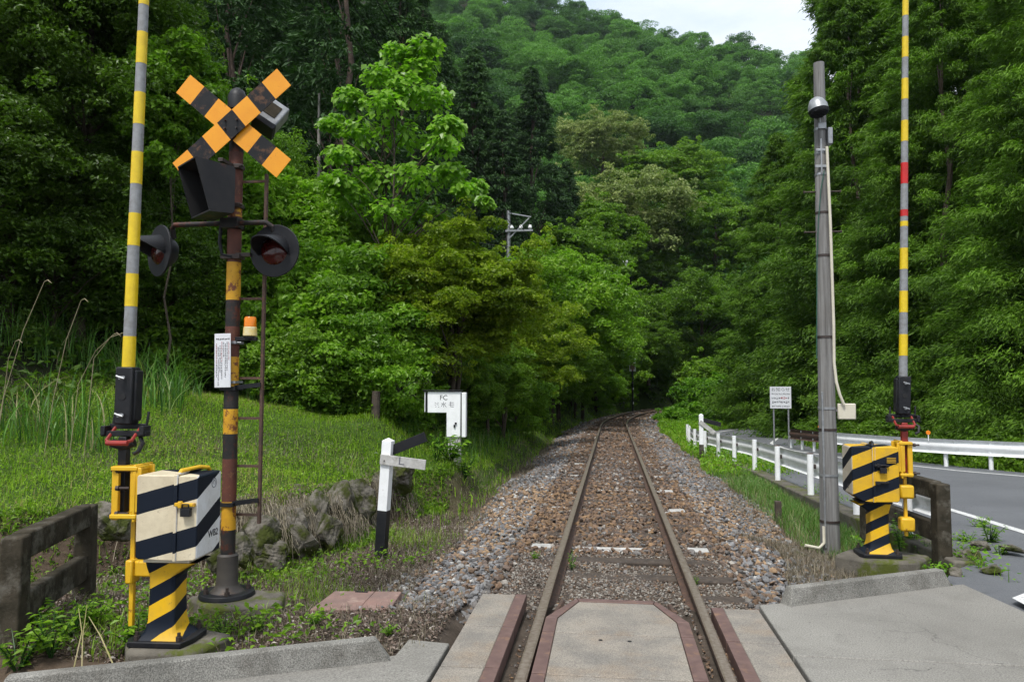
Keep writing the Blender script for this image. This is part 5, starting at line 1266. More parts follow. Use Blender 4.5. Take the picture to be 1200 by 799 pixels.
# dark cedar plantation, upper left
cdd = [conifer(20, 2.7, 6.5, 300, 60, .62, .30, 'cedar_dark', tr=.2), conifer(19, 2.5, 8, 260, 60, .6, .30, 'cedar_dark', tr=.19), conifer(21, 2.9, 5, 320, 60, .62, .30, 'cedar_dark', tr=.21)]
nn = 0
Yc = 27.0
while Yc < 84:
    X1 = XatPx(540 if Yc < 60 else 600, Yc); X0 = XatPx(-40 if Yc > 34 else 60, Yc); x = X0 + rng.uniform(0, 3)
    while x < X1:
        y = Yc + rng.uniform(-1.2, 1.2); z = h(x, y)
        px, py = project(x, y, z)
        u = float(xc(y)) - x
        if u > 8 and not (px > 440 and y < 42):
            plant('cedar_tree', cdd[rng.integers(0, 3)], (x + rng.uniform(-.8, .8), y, z - .3), rng.uniform(.85, 1.15), rng.uniform(0, 6), 'slim dark cedar of the plantation on the slope behind the signal post', 'cedar', 'dark cedars of the plantation'); nn += 1
        x += 4.6
    Yc += 5.2
print('plantation', nn)
cone = [conifer(24, 5.2, 1.0, 560, 120, .8, .30, 'cedar_dark', power=.8, tr=.3), conifer(20, 4.2, 1.0, 460, 120, .75, .30, 'cedar_dark', power=.8, tr=.28)]
for (px, py, Y, k, lb) in ((624, 84, 66, 0, 'big dark conical cedar standing out against the mountain'), (556, 60, 60, 1, 'dark cedar left of the big conical one'), (515, 30, 62, 1, 'dark cedar at the edge of the plantation behind the big-leaved tree'),
                           (664, 190, 72, 1, 'smaller dark cedar at the right foot of the big conical one'), (590, 130, 58, 1, 'dark cedar close before the big conical one')):
    q = atpx(px, py, Y); z = h(q.x, Y); Hn = q.z - z; Hp = 24 if k == 0 else 20
    plant('cedar_tree', cone[k], (q.x, Y, z - .3), Hn / Hp * 1.02, rng.uniform(0, 6), lb, 'cedar', 'dark conical cedars', zs=1.0)
# bare trunks showing
for (px, y0, y1, Y, lb) in ((583, 138, 178, 61, 'pale bare dead trunk before the dark conical cedars'), (373, 110, 195, 26, 'pale bare trunk standing behind the crossbuck'), (337, 60, 190, 30, 'thin pale bare trunk high behind the loudspeaker')):
    a, b = P(px, y1 + 60, Y), P(px + 1, y0, Y); mb = MB(); mb.tube([(0, 0, h(a.x, Y) - a.z - .5), (0, 0, 0), (b.x - a.x, 0, b.z - a.z)], [.11, .09, .04], 8); o = mb.build('dead_trunk', M['bark_grey'], smooth=True); o.location = a; tag(o, lb, 'tree trunk')

# ---------- left dark broadleaf trees
def near_tree(name, px, Y, pytop, Rh, Hc, ncl, nl, cr, leaf, m_, label, tr=.16, flat=.5, up=.8, lean=(0, 0), bark='bark', cat='tree', group=None, zbase=None, forks=1, limbs=22, **kw):
    top = P(px, pytop, Y); x = top.x; gz = h(x, Y) if zbase is None else zbase
    z0 = top.z - gz - Hc
    c = crown_pts(Rh, Hc, ncl, cr, shell=.45); c[:, 2] += z0; c[:, 0] += lean[0]; c[:, 1] += lean[1]
    c2 = c[rng.integers(0, ncl, ncl * 3)]; mid_ = np.array([lean[0], lean[1], z0 + Hc * .45]); c2 = (c2 - mid_) * rng.uniform(1.0, 1.18, (len(c2), 1)) + mid_ + rng.standard_normal(c2.shape) * cr * .4
    me = crown_mesh('crown', LM[m_], [clumps(c, nl, cr, flat, leaf, up=up, **kw), clumps(c2, nl // 9, cr * .32, .8, leaf, up=.7, **kw)])
    tg = c[rng.permutation(len(c))[:limbs]]; tm = trunk_mesh(max(z0 + Hc * .6, 1.2), tr, [tuple(v) for v in tg], M[bark], lean=lean, forks=forks)
    t = thing(name, label, cat, (x, Y, gz - .05), 0, group); link('crown', me, t); link('trunk', tm, t); return t
near_tree('broadleaf_tree', 25, 12.5, -240, 3.2, 7.2, 300, 300, .62, .085, 'dark', 'huge dark leafy tree filling the upper left corner, with bare twigs inside', tr=.2)
near_tree('broadleaf_tree', 112, 13.5, -110, 2.5, 6.4, 240, 300, .55, .085, 'dark', 'dark leafy tree behind the bank-side barrier arm', tr=.17)
near_tree('broadleaf_tree', 205, 16.5, 60, 1.5, 4.4, 100, 260, .5, .10, 'mid', 'leafy tree right of the bank-side barrier arm, seen left of the crossbuck', tr=.12)
near_tree('broadleaf_tree', 206, 12.9, 35, 1.0, 3.0, 80, 240, .36, .10, 'bright', 'bright feathery tree top above the left end of the crossbuck', tr=.028, droop=.4)  # brighter leaf palette than the trees around it
near_tree('broadleaf_tree', -60, 11.0, 60, 2.2, 4.2, 140, 280, .5, .085, 'dark', 'low dark leafy tree at the left edge of the photo', tr=.13)
near_tree('broadleaf_tree', 70, 13.2, 215, 2.3, 3.0, 150, 260, .5, .085, 'dark', 'low dark leafy thicket right behind the tall grass on the left', tr=.08, forks=3)
near_tree('broadleaf_tree', 175, 14.6, 250, 1.5, 2.6, 90, 260, .5, .085, 'dark', 'low dark thicket behind the bank-side barrier arm', tr=.08, forks=3)
near_tree('broadleaf_tree', 90, 17.5, 120, 3.0, 4.6, 170, 240, .6, .10, 'dark', 'dark tree deep in the shade behind the tall grass', tr=.15)
near_tree('broadleaf_tree', 250, 21, 120, 2.6, 5.0, 150, 240, .6, .11, 'mid', 'mid green tree in the gap behind the signal lamps', tr=.15)
# ---------- bright shrub mass right of the signal
br = [broad(1.25, 1.9, .15, 80, 300, .40, .095, 'bright', flat=.6, tr=.05, limbs=8), broad(1.1, 1.6, .1, 60, 230, .40, .10, 'track', flat=.6, tr=.05, limbs=8), broad(1.0, 2.3, .2, 70, 290, .38, .105, 'bright', flat=.6, tr=.05, limbs=8)]
sh = [(335, 16.0, 300, 1.25, 0, 'bright green bush just right of the ladder top'), (372, 15.2, 330, 1.2, 2, 'bright green bush right of the signal post, second from the ladder'), (420, 15.4, 300, 1.25, 0, 'bright green bush below the big-leaved tree'), (438, 15.8, 345, 1.0, 1, 'mid green bush left of the yellowish maple'),
      (350, 13.8, 410, .9, 1, 'low green bush at the back of the grassy bank, nearest the ladder'), (400, 14.2, 405, .95, 0, 'low bright bush at the back of the grassy bank'), (452, 14.8, 420, .85, 2, 'low bush behind the wooden stump post'), (318, 18, 225, 1.5, 2, 'tall bright bush behind the right lamp of the signal'), (365, 18.5, 215, 1.5, 0, 'tall light green bush left of the big-leaved tree'),
      (410, 18, 265, 1.3, 1, 'tall green bush right under the big-leaved tree'), (280, 17, 340, 1.2, 1, 'shaded green bush behind the orange beacon'), (230, 15.5, 370, 1.1, 1, 'shaded green bush behind the notice board'), (345, 17, 255, 1.2, 2, 'bright bush behind the ladder, above the others'), (455, 18.5, 262, 1.1, 0, 'green bush between the big-leaved tree and the maple')]
for px, Y, pyt, s, k, lb in sh:
    top = P(px, pyt, Y); hc = (2.05, 1.7, 2.5)[k] * s; z = h(top.x, Y)
    zsc = max(1.0, (top.z - z) / hc) if top.z - z > 0 else 1
    t = thing('shrub', lb, 'shrub', (top.x, Y, top.z - hc if top.z - z > hc else z - .1), rng.uniform(0, 6), 'bushes behind the grassy bank'); t.scale = (s, s, s)
    link('crown', br[k][0], t)
    if top.z - z > hc: tm = MB(); dz_ = (top.z - hc - z) / s; tm.tube([(0, 0, -dz_ - .3), (.05, 0, -dz_ * .5), (0, 0, .8)], [.06, .05, .03], 7); link('trunk', tm.mesh('trunk', M['bark'], True), t)
    link('branches', br[k][1], t)
# ---------- big-leaved tree
def big_leaf():
    Y = 16.5; base = on(455, Y); base.z = h(base.x, Y)
    lobes = [(470, 70, .30), (500, 62, .34), (440, 95, .28), (475, 110, .38), (505, 120, .34), (410, 120, .26), (425, 160, .36), (470, 165, .42), (515, 175, .32), (400, 190, .3), (440, 210, .38), (485, 215, .42), (530, 205, .25), (545, 230, .22), (560, 222, .18), (415, 240, .34), (455, 250, .36), (500, 255, .34), (390, 150, .2), (490, 90, .32), (452, 130, .34), (520, 150, .28), (395, 222, .3), (570, 240, .12)]
    c = []; 
    for px, py, r_ in lobes:
        for k in range(2):
            q = P(px + rng.uniform(-5, 5), py + rng.uniform(-5, 5), Y + rng.uniform(-.9, .9)); c.append((q.x - base.x, q.y - Y, q.z - base.z, r_))
    c = np.array(c); idx = np.repeat(np.arange(len(c)), 120); N = len(idx); d = dirs(N, .7)
    p = c[idx, :3] + d * (c[idx, 3] * 1.55 * rng.random(N) ** .4)[:, None] * np.array([1, 1, .75])
    Nn = d * .5 + np.array([0, -.25, .75]) + .45 * rng.standard_normal((N, 3))
    dr = d * .8 + np.array([0, -.1, -.75])
    v = np.clip(.4 * rng.random(len(c))[idx] + .6 * rng.random(N), 0, 1)
    me = crown_mesh('crown', LM['big'], [leaves(p, Nn, rng.uniform(.11, .235, N), .74, .10, v, dirn=dr)])
    t = thing('broadleaf_tree', 'young tree with big bright drooping leaves rising in front of the dark plantation', 'tree', tuple(base)); link('crown', me, t)
    tg = [tuple(x[:3]) for x in c[::1]]
    link('trunk', trunk_mesh(c[:, 2].max() * .82, .075, tg, M['bark'], forks=3), t)
big_leaf()
# ---------- yellowish maple
near_tree('maple_tree', 532, 17.2, 258, 2.15, 3.3, 320, 300, .40, .075, 'maple', 'yellowish green maple with layered spreading boughs behind the white FC cabinet', tr=.13, flat=.32, up=.85, forks=3, aspect=.6, droop=.25)
near_tree('maple_tree', 590, 23, 335, 1.9, 3.6, 150, 300, .40, .075, 'maple', 'yellow-green maple boughs hanging low right of the white FC cabinet', tr=.09, flat=.35, up=.85, forks=2, droop=.35)
near_tree('broadleaf_tree', 478, 16.2, 282, 1.15, 2.4, 90, 280, .36, .075, 'maple', 'small maple-like bush with brownish dry twigs on top, left half of the maple', tr=.06, flat=.4, forks=2)
# ---------- trackside bushes
tb = [broad(1.9, 2.9, .0, 130, 250, .42, .095, 'bright', flat=.4, tr=.07, limbs=10, up=.85, droop=.3), broad(1.7, 2.6, .0, 120, 250, .40, .09, 'track', flat=.42, tr=.07, limbs=10, up=.85, droop=.3)]
ts = [(632, 33, 292, 1.75, 0, 'light green trackside bush next to the yellow maple'), (628, 30, 385, 1.1, 1, 'darker bush low beside the track, right of the white FC cabinet'), (655, 38, 312, 1.8, 0, 'light green layered bush, second along the track from the maple'), (648, 36, 400, 1.15, 1, 'green bush spilling down to the ballast, second from the white FC cabinet'),
      (681, 46, 338, 1.9, 0, 'green trackside bush, third along the track from the maple'), (674, 44, 412, 1.1, 1, 'low dark bush by the ballast before the bend'), (698, 54, 362, 1.9, 1, 'dark green trackside bush, fourth along the track from the maple'), (698, 53, 425, 1.1, 0, 'low bush just before the signal post at the bend'),
      (718, 62, 385, 1.9, 1, 'dark green bush left of the signal post at the bend'), (748, 72, 392, 2.1, 0, 'leafy bush over the mossy cutting at the bend'), (668, 46, 305, 1.6, 0, 'tall green bush below the slim pale utility pole'), (592, 29, 300, 1.7, 1, 'dark bush filling behind the two maples'),
      (572, 21, 398, .8, 1, 'dark low bush under the maples, right of the white FC cabinet'), (604, 25, 425, .8, 0, 'light low bush at the ballast edge under the maples'), (548, 19.5, 425, .6, 1, 'small dark bush right behind the white FC cabinet'),
      (735, 70, 345, 2.1, 1, 'tall dark bush above the signal post at the bend'), (772, 80, 410, 1.8, 1, 'dark bush at the mossy cutting right of the signal post'), (722, 62, 432, 1.0, 0, 'low bush above the mossy cutting, left of the signal post')]
for px, Y, pyt, s, k, lb in ts:
    top = P(px, pyt, Y); hc = (2.9, 2.6)[k] * s + .1; z = h(top.x, Y)
    t = thing('shrub', lb, 'shrub', (top.x, Y, top.z - hc), rng.uniform(0, 6), 'bushes along the left side of the track'); t.scale = (s,) * 3
    link('crown', tb[k][0], t); link('branches', tb[k][1], t)
    dz_ = (top.z - hc - z) / s
    if dz_ > .1: tm = MB(); tm.tube([(0, 0, -dz_ - .3), (.05, 0, -dz_ * .5), (0, 0, .8)], [.07, .06, .03], 7); link('trunk', tm.mesh('trunk', M['bark'], True), t)
# ---------- vine mounds beyond the road's bend
vm = [broad(1.5, 1.7, .0, 90, 230, .42, .13, 'vine', flat=.6, tr=.04, limbs=4), broad(1.4, 1.5, .0, 80, 230, .4, .12, 'track', flat=.6, tr=.04, limbs=4)]
vs_ = [(815, 47, 468, 1.3, 0, 'bright vine-covered mound where the grass meets the bend'), (838, 48, 440, 1.5, 0, 'tallest bright vine-covered bush beyond the road bend'), (858, 49, 455, 1.3, 1, 'bright green bush beyond the road, right of the tallest vine bush'), (880, 52, 450, 1.5, 1, 'rounded bush with pale tips beyond the road bend'),
       (800, 52, 478, 1.0, 0, 'low vine mound closest to where the track vanishes'), (905, 54, 440, 1.7, 1, 'dark leafy bush behind the white notice board'), (845, 53, 420, 1.6, 1, 'green bush rising behind the vine-covered mounds'), (935, 50, 450, 1.6, 1, 'dark leafy bush right of the white notice board')]
for px, Y, pyt, s, k, lb in vs_:
    top = P(px, pyt, Y); hc = (1.85, 1.65)[k] * s
    t = thing('shrub', lb, 'shrub', (top.x, Y, top.z - hc), rng.uniform(0, 6), 'bushes beyond the road bend'); t.scale = (s,) * 3
    link('crown', vm[k][0], t); link('branches', vm[k][1], t)

# ================================================================== GRASS AND GROUND COVER
def blades(Pt, hgt, wid, lean, nseg=2, bend=1.0):
    n = len(Pt); az = rng.uniform(0, 6.283, n); d = np.stack([np.cos(az), np.sin(az), np.zeros(n)], 1); b = np.stack([-np.sin(az), np.cos(az), np.zeros(n)], 1)
    V = []; 
    for i in range(nseg + 1):
        s = i / nseg; ctr_ = Pt + d * (lean * hgt * s ** (1 + bend))[:, None] + np.array([0, 0, 1.0]) * (hgt * (s - .35 * lean * s ** 3))[:, None]
        w_ = (wid * (1 - s) ** .7 * .5)[:, None]
        if i < nseg: V += [ctr_ - b * w_, ctr_ + b * w_]
        else: V += [ctr_]
    k = 2 * nseg + 1; V = np.stack(V, 1).reshape(-1, 3)
    tri = []
    for i in range(nseg - 1): tri += [(2 * i, 2 * i + 1, 2 * i + 3), (2 * i, 2 * i + 3, 2 * i + 2)]
    tri += [(2 * nseg - 2, 2 * nseg - 1, 2 * nseg)]
    F_ = (np.array(tri)[None] + k * np.arange(n)[:, None, None]).reshape(-1, 3)
    return V, F_, k
def grass(name, Pt, h0, h1, w_, lean, m_, label, cat='grass', nseg=2, var=None):
    n = len(Pt); hh = rng.uniform(h0, h1, n); V, F_, k = blades(Pt, hh, np.full(n, w_) * rng.uniform(.7, 1.3, n), rng.uniform(.1, lean, n), nseg)
    v = rng.random(n) if var is None else var
    o = link(name, np_mesh(name, V, F_, [LM[m_]], var=np.repeat(v, k))); return tag(o, label, cat, kind='stuff')
def herb(name, Pt, h0, h1, sz, m_, label, cat='ground cover', var=None, aspect=.6):
    n = len(Pt); Pt = Pt + np.array([0, 0, 1.0]) * rng.uniform(h0, h1, n)[:, None]
    Nn = np.array([0, 0, 1.0]) + .5 * rng.standard_normal((n, 3)); V, F_, v = leaves(Pt, Nn, sz * rng.uniform(.6, 1.4, n), aspect, .15, var=var)
    o = link(name, np_mesh(name, V, F_, [LM[m_]], var=v)); return tag(o, label, cat, kind='stuff')
def scatter(n, x0, x1, y0, y1, cond):
    X = rng.uniform(x0, x1, n); Y = rng.uniform(y0, y1, n); k = cond(X, Y); X, Y = X[k], Y[k]; return np.stack([X, Y, H(X, Y)], 1)
def pw(n, x0, x1, y0, y1, cond, p=1.6):   # denser near
    X = rng.uniform(x0, x1, n); Y = y0 + (y1 - y0) * rng.random(n) ** p; k = cond(X, Y); X, Y = X[k], Y[k]; return np.stack([X, Y, H(X, Y)], 1)
EXC = [(gl.x + .04, gl.y + .04, .33), (gr_.x + .05, gr_.y + .02, .42), (pp.x + .06, pp.y - .02, .42), (G(420, 703, -.04).x, G(420, 703, -.04).y, .42)]
def keepout(Pt):
    k = np.ones(len(Pt), bool)
    for x, y, r_ in EXC: k &= (((Pt[:, 0] - x) ** 2 + ((Pt[:, 1] - y) * (1.25 if r_ < .41 else 1.5 if r_ == .42 and x > 0 else 1.9 if x > -2.4 else 1.1)) ** 2) > r_ ** 2)
    return k
_sc = scatter
def scatter(*a_):
    P_ = _sc(*a_); return P_[keepout(P_)]
patch = lambda X, Y, s, ph, t: wav(X, Y, s, ph) + .35 * rng.standard_normal(len(X)) > t
bankc = lambda X, Y: (bankd(X, Y) > .25) & (X < -2.2) & (xc(Y) - X < 9.5)
b1 = pw(150000, -13, -2.4, 6.3, 19, bankc, 1.3)
vv = np.clip(.5 + .28 * wav(b1[:, 0], b1[:, 1], 1.1, .3) + .25 * rng.standard_normal(len(b1)), 0, 1)
k_ = rng.random(len(b1)) < .60
grass('bank_grass', b1[k_], .04, .17, .008, 1.1, 'grass', 'short bright grass covering the bank', var=np.clip(vv[k_] + .12 + .16 * wav(b1[k_][:, 0], b1[k_][:, 1], .5, 2.9), 0, 1))
herb('bank_herbs', b1[~k_], .01, .09, .034, 'grass', 'small leafy ground cover mixed in the bank grass', var=np.clip(vv[~k_], 0, .93))
ls = scatter(26000, -5.5, 2.9, 8, 60, lambda X, Y: (xc(Y) - X > 2.3 + .2 * wav(X, Y, 1.2)) & (xc(Y) - X < 4.6) & (X < 0.9 + 8 * (Y > 40)) & (Y > 10.5))
grass('trackside_grass', ls, .08, .32, .014, .8, 'grass', 'taller green grass along the left edge of the ballast')
herb('trackside_herbs', ls[::2], .02, .25, .07, 'track', 'leafy weeds along the left edge of the ballast')
rs_ = scatter(60000, 1.9, 3.35, 8.4, 18, lambda X, Y: (X - xc(Y) > 2.25 + .15 * wav(X, Y, .9, 1) + .25 * ss(10, 8.4, Y)) & (X < gx(Y) - .1))
rs_ = rs_[rng.random(len(rs_)) < .2 + .8 * ss(2.5, 2.9, rs_[:, 0] - xc(rs_[:, 1]) + .25 * wav(rs_[:, 0], rs_[:, 1], .5))]
grass('verge_grass', rs_, .06, .26, .007, .9, 'tall', 'lush fine grass between the ballast and the low retaining wall', nseg=3, var=np.clip(rng.normal(.72, .22, len(rs_)), 0, 1))
rs2 = scatter(60000, 1.6, 12, 17, 62, lambda X, Y: (X - xc(Y) > 2.15 + .15 * wav(X, Y, .9, 1)) & (X < rl(Y) - .5))
grass('far_verge_grass', rs2, .12, .34, .025, .7, 'grass', 'bright grass running along the right side of the track to the bend', var=np.clip(rng.normal(.6, .2, len(rs2)), 0, .93))
herb('far_verge_herbs', rs2[::2], .05, .3, .10, 'vine', 'bright leafy weeds by the track near the bend')
sh_ = scatter(9000, 3.4, 4.7, 8.2, 26, lambda X, Y: (X > gx(Y) + .22) & (X < np.minimum(gx(Y) + .62, rl(Y) - .35)) & patch(X, Y, .7, .5, -.1))
grass('shoulder_grass', sh_, .03, .14, .012, .9, 'grass', 'patchy grass on the road shoulder behind the guardrail posts')
herb('shoulder_herbs', sh_[::2], .01, .1, .05, 'bright', 'small weeds on the road shoulder')
rf = scatter(30000, 6, 22, 13.5, 40, lambda X, Y: (X > rr(Y) + .95) & (X < rr(Y) + 3.4))
grass('roadside_grass', rf, .15, .5, .03, .8, 'track', 'grass and weeds behind the far guardrail'); herb('roadside_weeds', rf[::2], .1, .5, .13, 'track', 'leafy weeds behind the far guardrail')
# transitional dry weeds at both ballast edges
dw = scatter(60000, -4.2, 3.3, 6.2, 26, lambda X, Y: ((xc(Y) - X > 1.95) & (xc(Y) - X < 2.9 + .5 * (Y < 9))) | ((X - xc(Y) > 1.85 + .2 * wav(X, Y, .6)) & (X - xc(Y) < 2.9)) & (X < gx(Y) - .12))
grass('dry_weeds', dw, .03, .16, .006, 1.1, 'dry', 'thin dry brownish weeds at the edges of the ballast', var=np.clip(rng.normal(.4, .25, len(dw)), 0, 1))
# brown litter and dry stems at the foot of the bank and round the plinths
def foot_(X, Y): return ((bankd(X, Y) < .3) & (X < -1.1) & (xc(Y) - X > 1.9 - .9 * (Y < 6)) & ~((Y < G(75, 822).y + .42 + .16 * (X + 2.8)) & (X > -3.4)) & (Y > 4.50 + .12 * (X + 1.25)))
f1 = scatter(90000, -5.6, -1.1, 4.1, 11.5, foot_)
herb('leaf_litter', f1, -.005, .035, .032, 'litter', 'brown dead leaves and bark flakes strewn at the foot of the bank', cat='leaf litter', aspect=.4)
f2 = scatter(30000, -5.6, -1.1, 4.1, 11.5, foot_)
grass('dry_stems', f2, .02, .13, .005, 1.3, 'dry', 'tangled thin dry stems at the foot of the bank', nseg=3, var=np.clip(rng.normal(.35, .25, len(f2)), 0, 1))
f3 = scatter(42000, -5.6, -1.1, 4.1, 11.5, lambda X, Y: foot_(X, Y) & patch(X, Y, .45, 1.7, .68))
grass('foot_grass', f3, .04, .18, .008, .9, 'grass', 'green grass tufts at the foot of the bank', nseg=3)
f4 = scatter(12000, -6.5, -1.2, 4.1, 8.5, lambda X, Y: foot_(X, Y) & patch(X, Y, .6, .2, .78 - .75 * ((X < -3.3) & (Y < 5.6))))
herb('foot_weeds', f4, .02, .16, .05, 'track', 'low leafy weeds at the foot of the bank', aspect=.55)
r1 = scatter(20000, 1.2, 3.3, 5.6, 9.5, lambda X, Y: (X - xc(Y) > 1.55 + .25 * wav(X, Y, .5)) & (X < gx(Y) - .1) & (Y > 5.4 + .28 * (X - .9) + .3))
grass('dry_stems_roadside', r1, .03, .17, .006, 1.1, 'dry', 'dry brown and reddish stems around the grey pole and the road-side plinth', nseg=3, var=np.clip(rng.normal(.3, .22, len(r1)), 0, 1))
herb('litter_roadside', r1[::2], -.005, .02, .035, 'litter', 'brown flakes around the road-side plinth', cat='leaf litter', aspect=.4)
fw = scatter(7000, 2.5, 3.45, 6.2, 9.6, lambda X, Y: (X > gr_.x + .3) & patch(X, Y, .35, .9, .1) & (Y > 6.35))
herb('fence_weeds', fw, .0, .22, .05, 'vine', 'green weeds crowding the foot of the road-side fence'); grass('fence_grass', fw[::2], .05, .25, .009, .9, 'grass', 'grass at the foot of the road-side fence')
# hanging straw over the bank edge
hx = rng.uniform(-6.8, -2.9, 60000); hy = rng.uniform(6.8, 11.5, 60000); bb = bankd(hx, hy); k_ = (bb > .06) & (bb < .55) & (wav(hx, hy, .5, 2.2) + .25 * rng.standard_normal(60000) > .12) & (hx > -5.2)
hp2 = np.stack([hx, hy, H(hx, hy)], 1)[k_]; n = len(hp2)
gxn = (bankd(hp2[:, 0] + .05, hp2[:, 1]) - bankd(hp2[:, 0] - .05, hp2[:, 1])); gyn = (bankd(hp2[:, 0], hp2[:, 1] + .05) - bankd(hp2[:, 0], hp2[:, 1] - .05))
dn = -unit(np.stack([gxn, gyn, np.zeros(n)], 1) + .25 * np.concatenate([rng.standard_normal((n, 2)), np.zeros((n, 1))], 1)); ln = rng.uniform(.1, .34, n); bq = np.stack([-dn[:, 1], dn[:, 0], np.zeros(n)], 1)
Vs = []
for s in (0, .33, .66, 1):
    c_ = hp2 + dn * (ln * (.55 * s))[:, None] + np.array([0, 0, 1.0]) * (.035 + .05 * np.sin(3.14 * min(s * 1.6, 1)) - ln * .95 * max(0, s - .2))[:, None] + .012 * rng.standard_normal((n, 3)); Vs += [c_ - bq * .0038, c_ + bq * .0038]
V = np.stack(Vs, 1).reshape(-1, 3); q4 = np.array([(0, 1, 3, 2), (2, 3, 5, 4), (4, 5, 7, 6)]); F_ = (q4[None] + 8 * np.arange(n)[:, None, None]).reshape(-1, 4)
tag(link('hanging_straw', np_mesh('hanging_straw', V, F_, [LM['dry']], var=np.repeat(np.clip(rng.normal(.5, .25, n), 0, 1), 8))), 'pale dry straw hanging over the rocky edge of the bank', 'straw', kind='stuff')
hx = rng.uniform(-6.8, -2.9, 40000); hy = rng.uniform(6.8, 10.5, 40000); bb = bankd(hx, hy); k_ = (bb > -.16) & (bb < .22) & (wav(hx, hy, .33, 1.2) + .25 * rng.standard_normal(40000) > .15) & (hx > -5.0)
hp2 = np.stack([hx, hy, H(hx, hy)], 1)[k_]; n = len(hp2); bb = bb[k_]; hp2[:, 2] = np.maximum(hp2[:, 2], -.34 + .46 * ss(-.3, .1, bb) + .12 * rng.random(n)) ; ln = rng.uniform(.12, .4, n)
az_ = rng.uniform(0, 6.28, n); dn = unit(np.stack([.9 + .5 * np.cos(az_), -.6 + .5 * np.sin(az_), 0 * az_], 1)); bq = np.stack([-dn[:, 1], dn[:, 0], np.zeros(n)], 1); Vs = []
for s in (0, .33, .66, 1):
    c_ = hp2 + dn * (ln * .3 * s)[:, None] + np.array([0, 0, 1.0]) * (.03 - ln * .95 * s ** 1.5)[:, None] + .015 * rng.standard_normal((n, 3)); Vs += [c_ - bq * .0035, c_ + bq * .0035]
V = np.stack(Vs, 1).reshape(-1, 3); F_ = (q4[None] + 8 * np.arange(n)[:, None, None]).reshape(-1, 4)
tag(link('hanging_straw', np_mesh('hanging_straw', V, F_, [LM['dry']], var=np.repeat(np.clip(rng.normal(.45, .25, n), 0, 1), 8))), 'matted dry stems drooping over the rocks of the bank edge', 'straw', kind='stuff')
fc = scatter(90000, -9, -2.6, 5.6, 13, lambda X, Y: (bankd(X, Y) > -.3) & (bankd(X, Y) < .45) & (wav(X, Y, .42, 3.3) + .5 * (X < -4.6) + .3 * rng.standard_normal(len(X)) > .15))
herb('bank_face_weeds', fc, .0, .09, .05, 'track', 'green weeds growing on the steep face of the bank edge', aspect=.5)
grass('bank_face_grass', fc[::2], .05, .2, .009, 1.4, 'grass', 'grass leaning over the bank edge', nseg=3)
bt = scatter(90000, -11, -2.4, 7, 16, lambda X, Y: (bankd(X, Y) > .1) & (wav(X, Y, .62, 4.2) + .7 * ss(1.6, .2, bankd(X, Y)) + .2 * rng.standard_normal(len(X)) > .58))
grass('bank_dry_patches', bt, .03, .12, .006, 1.4, 'dry', 'brownish patches of dry stems in the bank grass', nseg=3, var=np.clip(rng.normal(.4, .2, len(bt)), 0, 1))
# tall arching grass, left
def tall(n, cond, x0, x1, y0, y1, l0, l1, w_, name, label, m_='tall', lean=1.0):
    Pt = scatter(n, x0, x1, y0, y1, cond); nn_ = len(Pt); hh = rng.uniform(l0, l1, nn_); V, F_, k = blades(Pt, hh, np.full(nn_, w_) * rng.uniform(.7, 1.3, nn_), rng.uniform(.15, lean, nn_), 6, 1.2)
    tag(link(name, np_mesh(name, V, F_, [LM[m_]], var=np.repeat(rng.random(nn_), k))), label, 'grass', kind='stuff')
tall(5200, lambda X, Y: (wav(X, Y, .55, 1.1) + .25 * rng.standard_normal(len(X)) > .38) & (X / Y < -.60), -11.5, -6.0, 9.0, 13.5, .4, 1.25, .019, 'tall_grass', 'tall arching pampas-like grass in front of the dark trees on the left', lean=1.15)
tall(2600, lambda X, Y: (wav(X, Y, .6, .2) > .25) & (X / Y > -.64) & (X / Y < -.40), -9, -4.5, 11.8, 15, .3, .75, .014, 'tall_grass_clump', 'clumps of arching grass at the back of the bank behind the notice board', lean=1.1)
tall(1600, lambda X, Y: (xc(Y) - X > 2.9), -4.6, -1.5, 14, 26, .3, .75, .014, 'bank_tall_grass', 'taller grass beside the track under the maples')
# dry plumed stalks
for (px, py, px2, py2) in ((3, 470, 52, 330), (62, 470, 95, 352), (92, 450, 133, 392), (110, 420, 150, 388), (5, 460, 18, 400)):
    a, b = P(px, py, 8.8), P(px2, py2, 8.6); m_ = a.lerp(b, .55) + Vector((-.03, 0, .08)); e_ = b + Vector((.10, 0, -.02))
    a0 = Vector((a.x - .1, a.y, h(a.x - .1, a.y))); mb = MB(); mb.tube([a0, a, m_, b, b + Vector((.05, 0, .02)), e_], [.005, .005, .0045, .004, .007, .003], 6)
    o = mb.build('dry_stalk', mat('dry_stalk', (.36, .31, .2), (.25, .2, .12), 8, .8), smooth=True); tag(o, 'long dry grass stalk with a drooping plume on the left bank', 'stalk', 'dry plumed stalks')
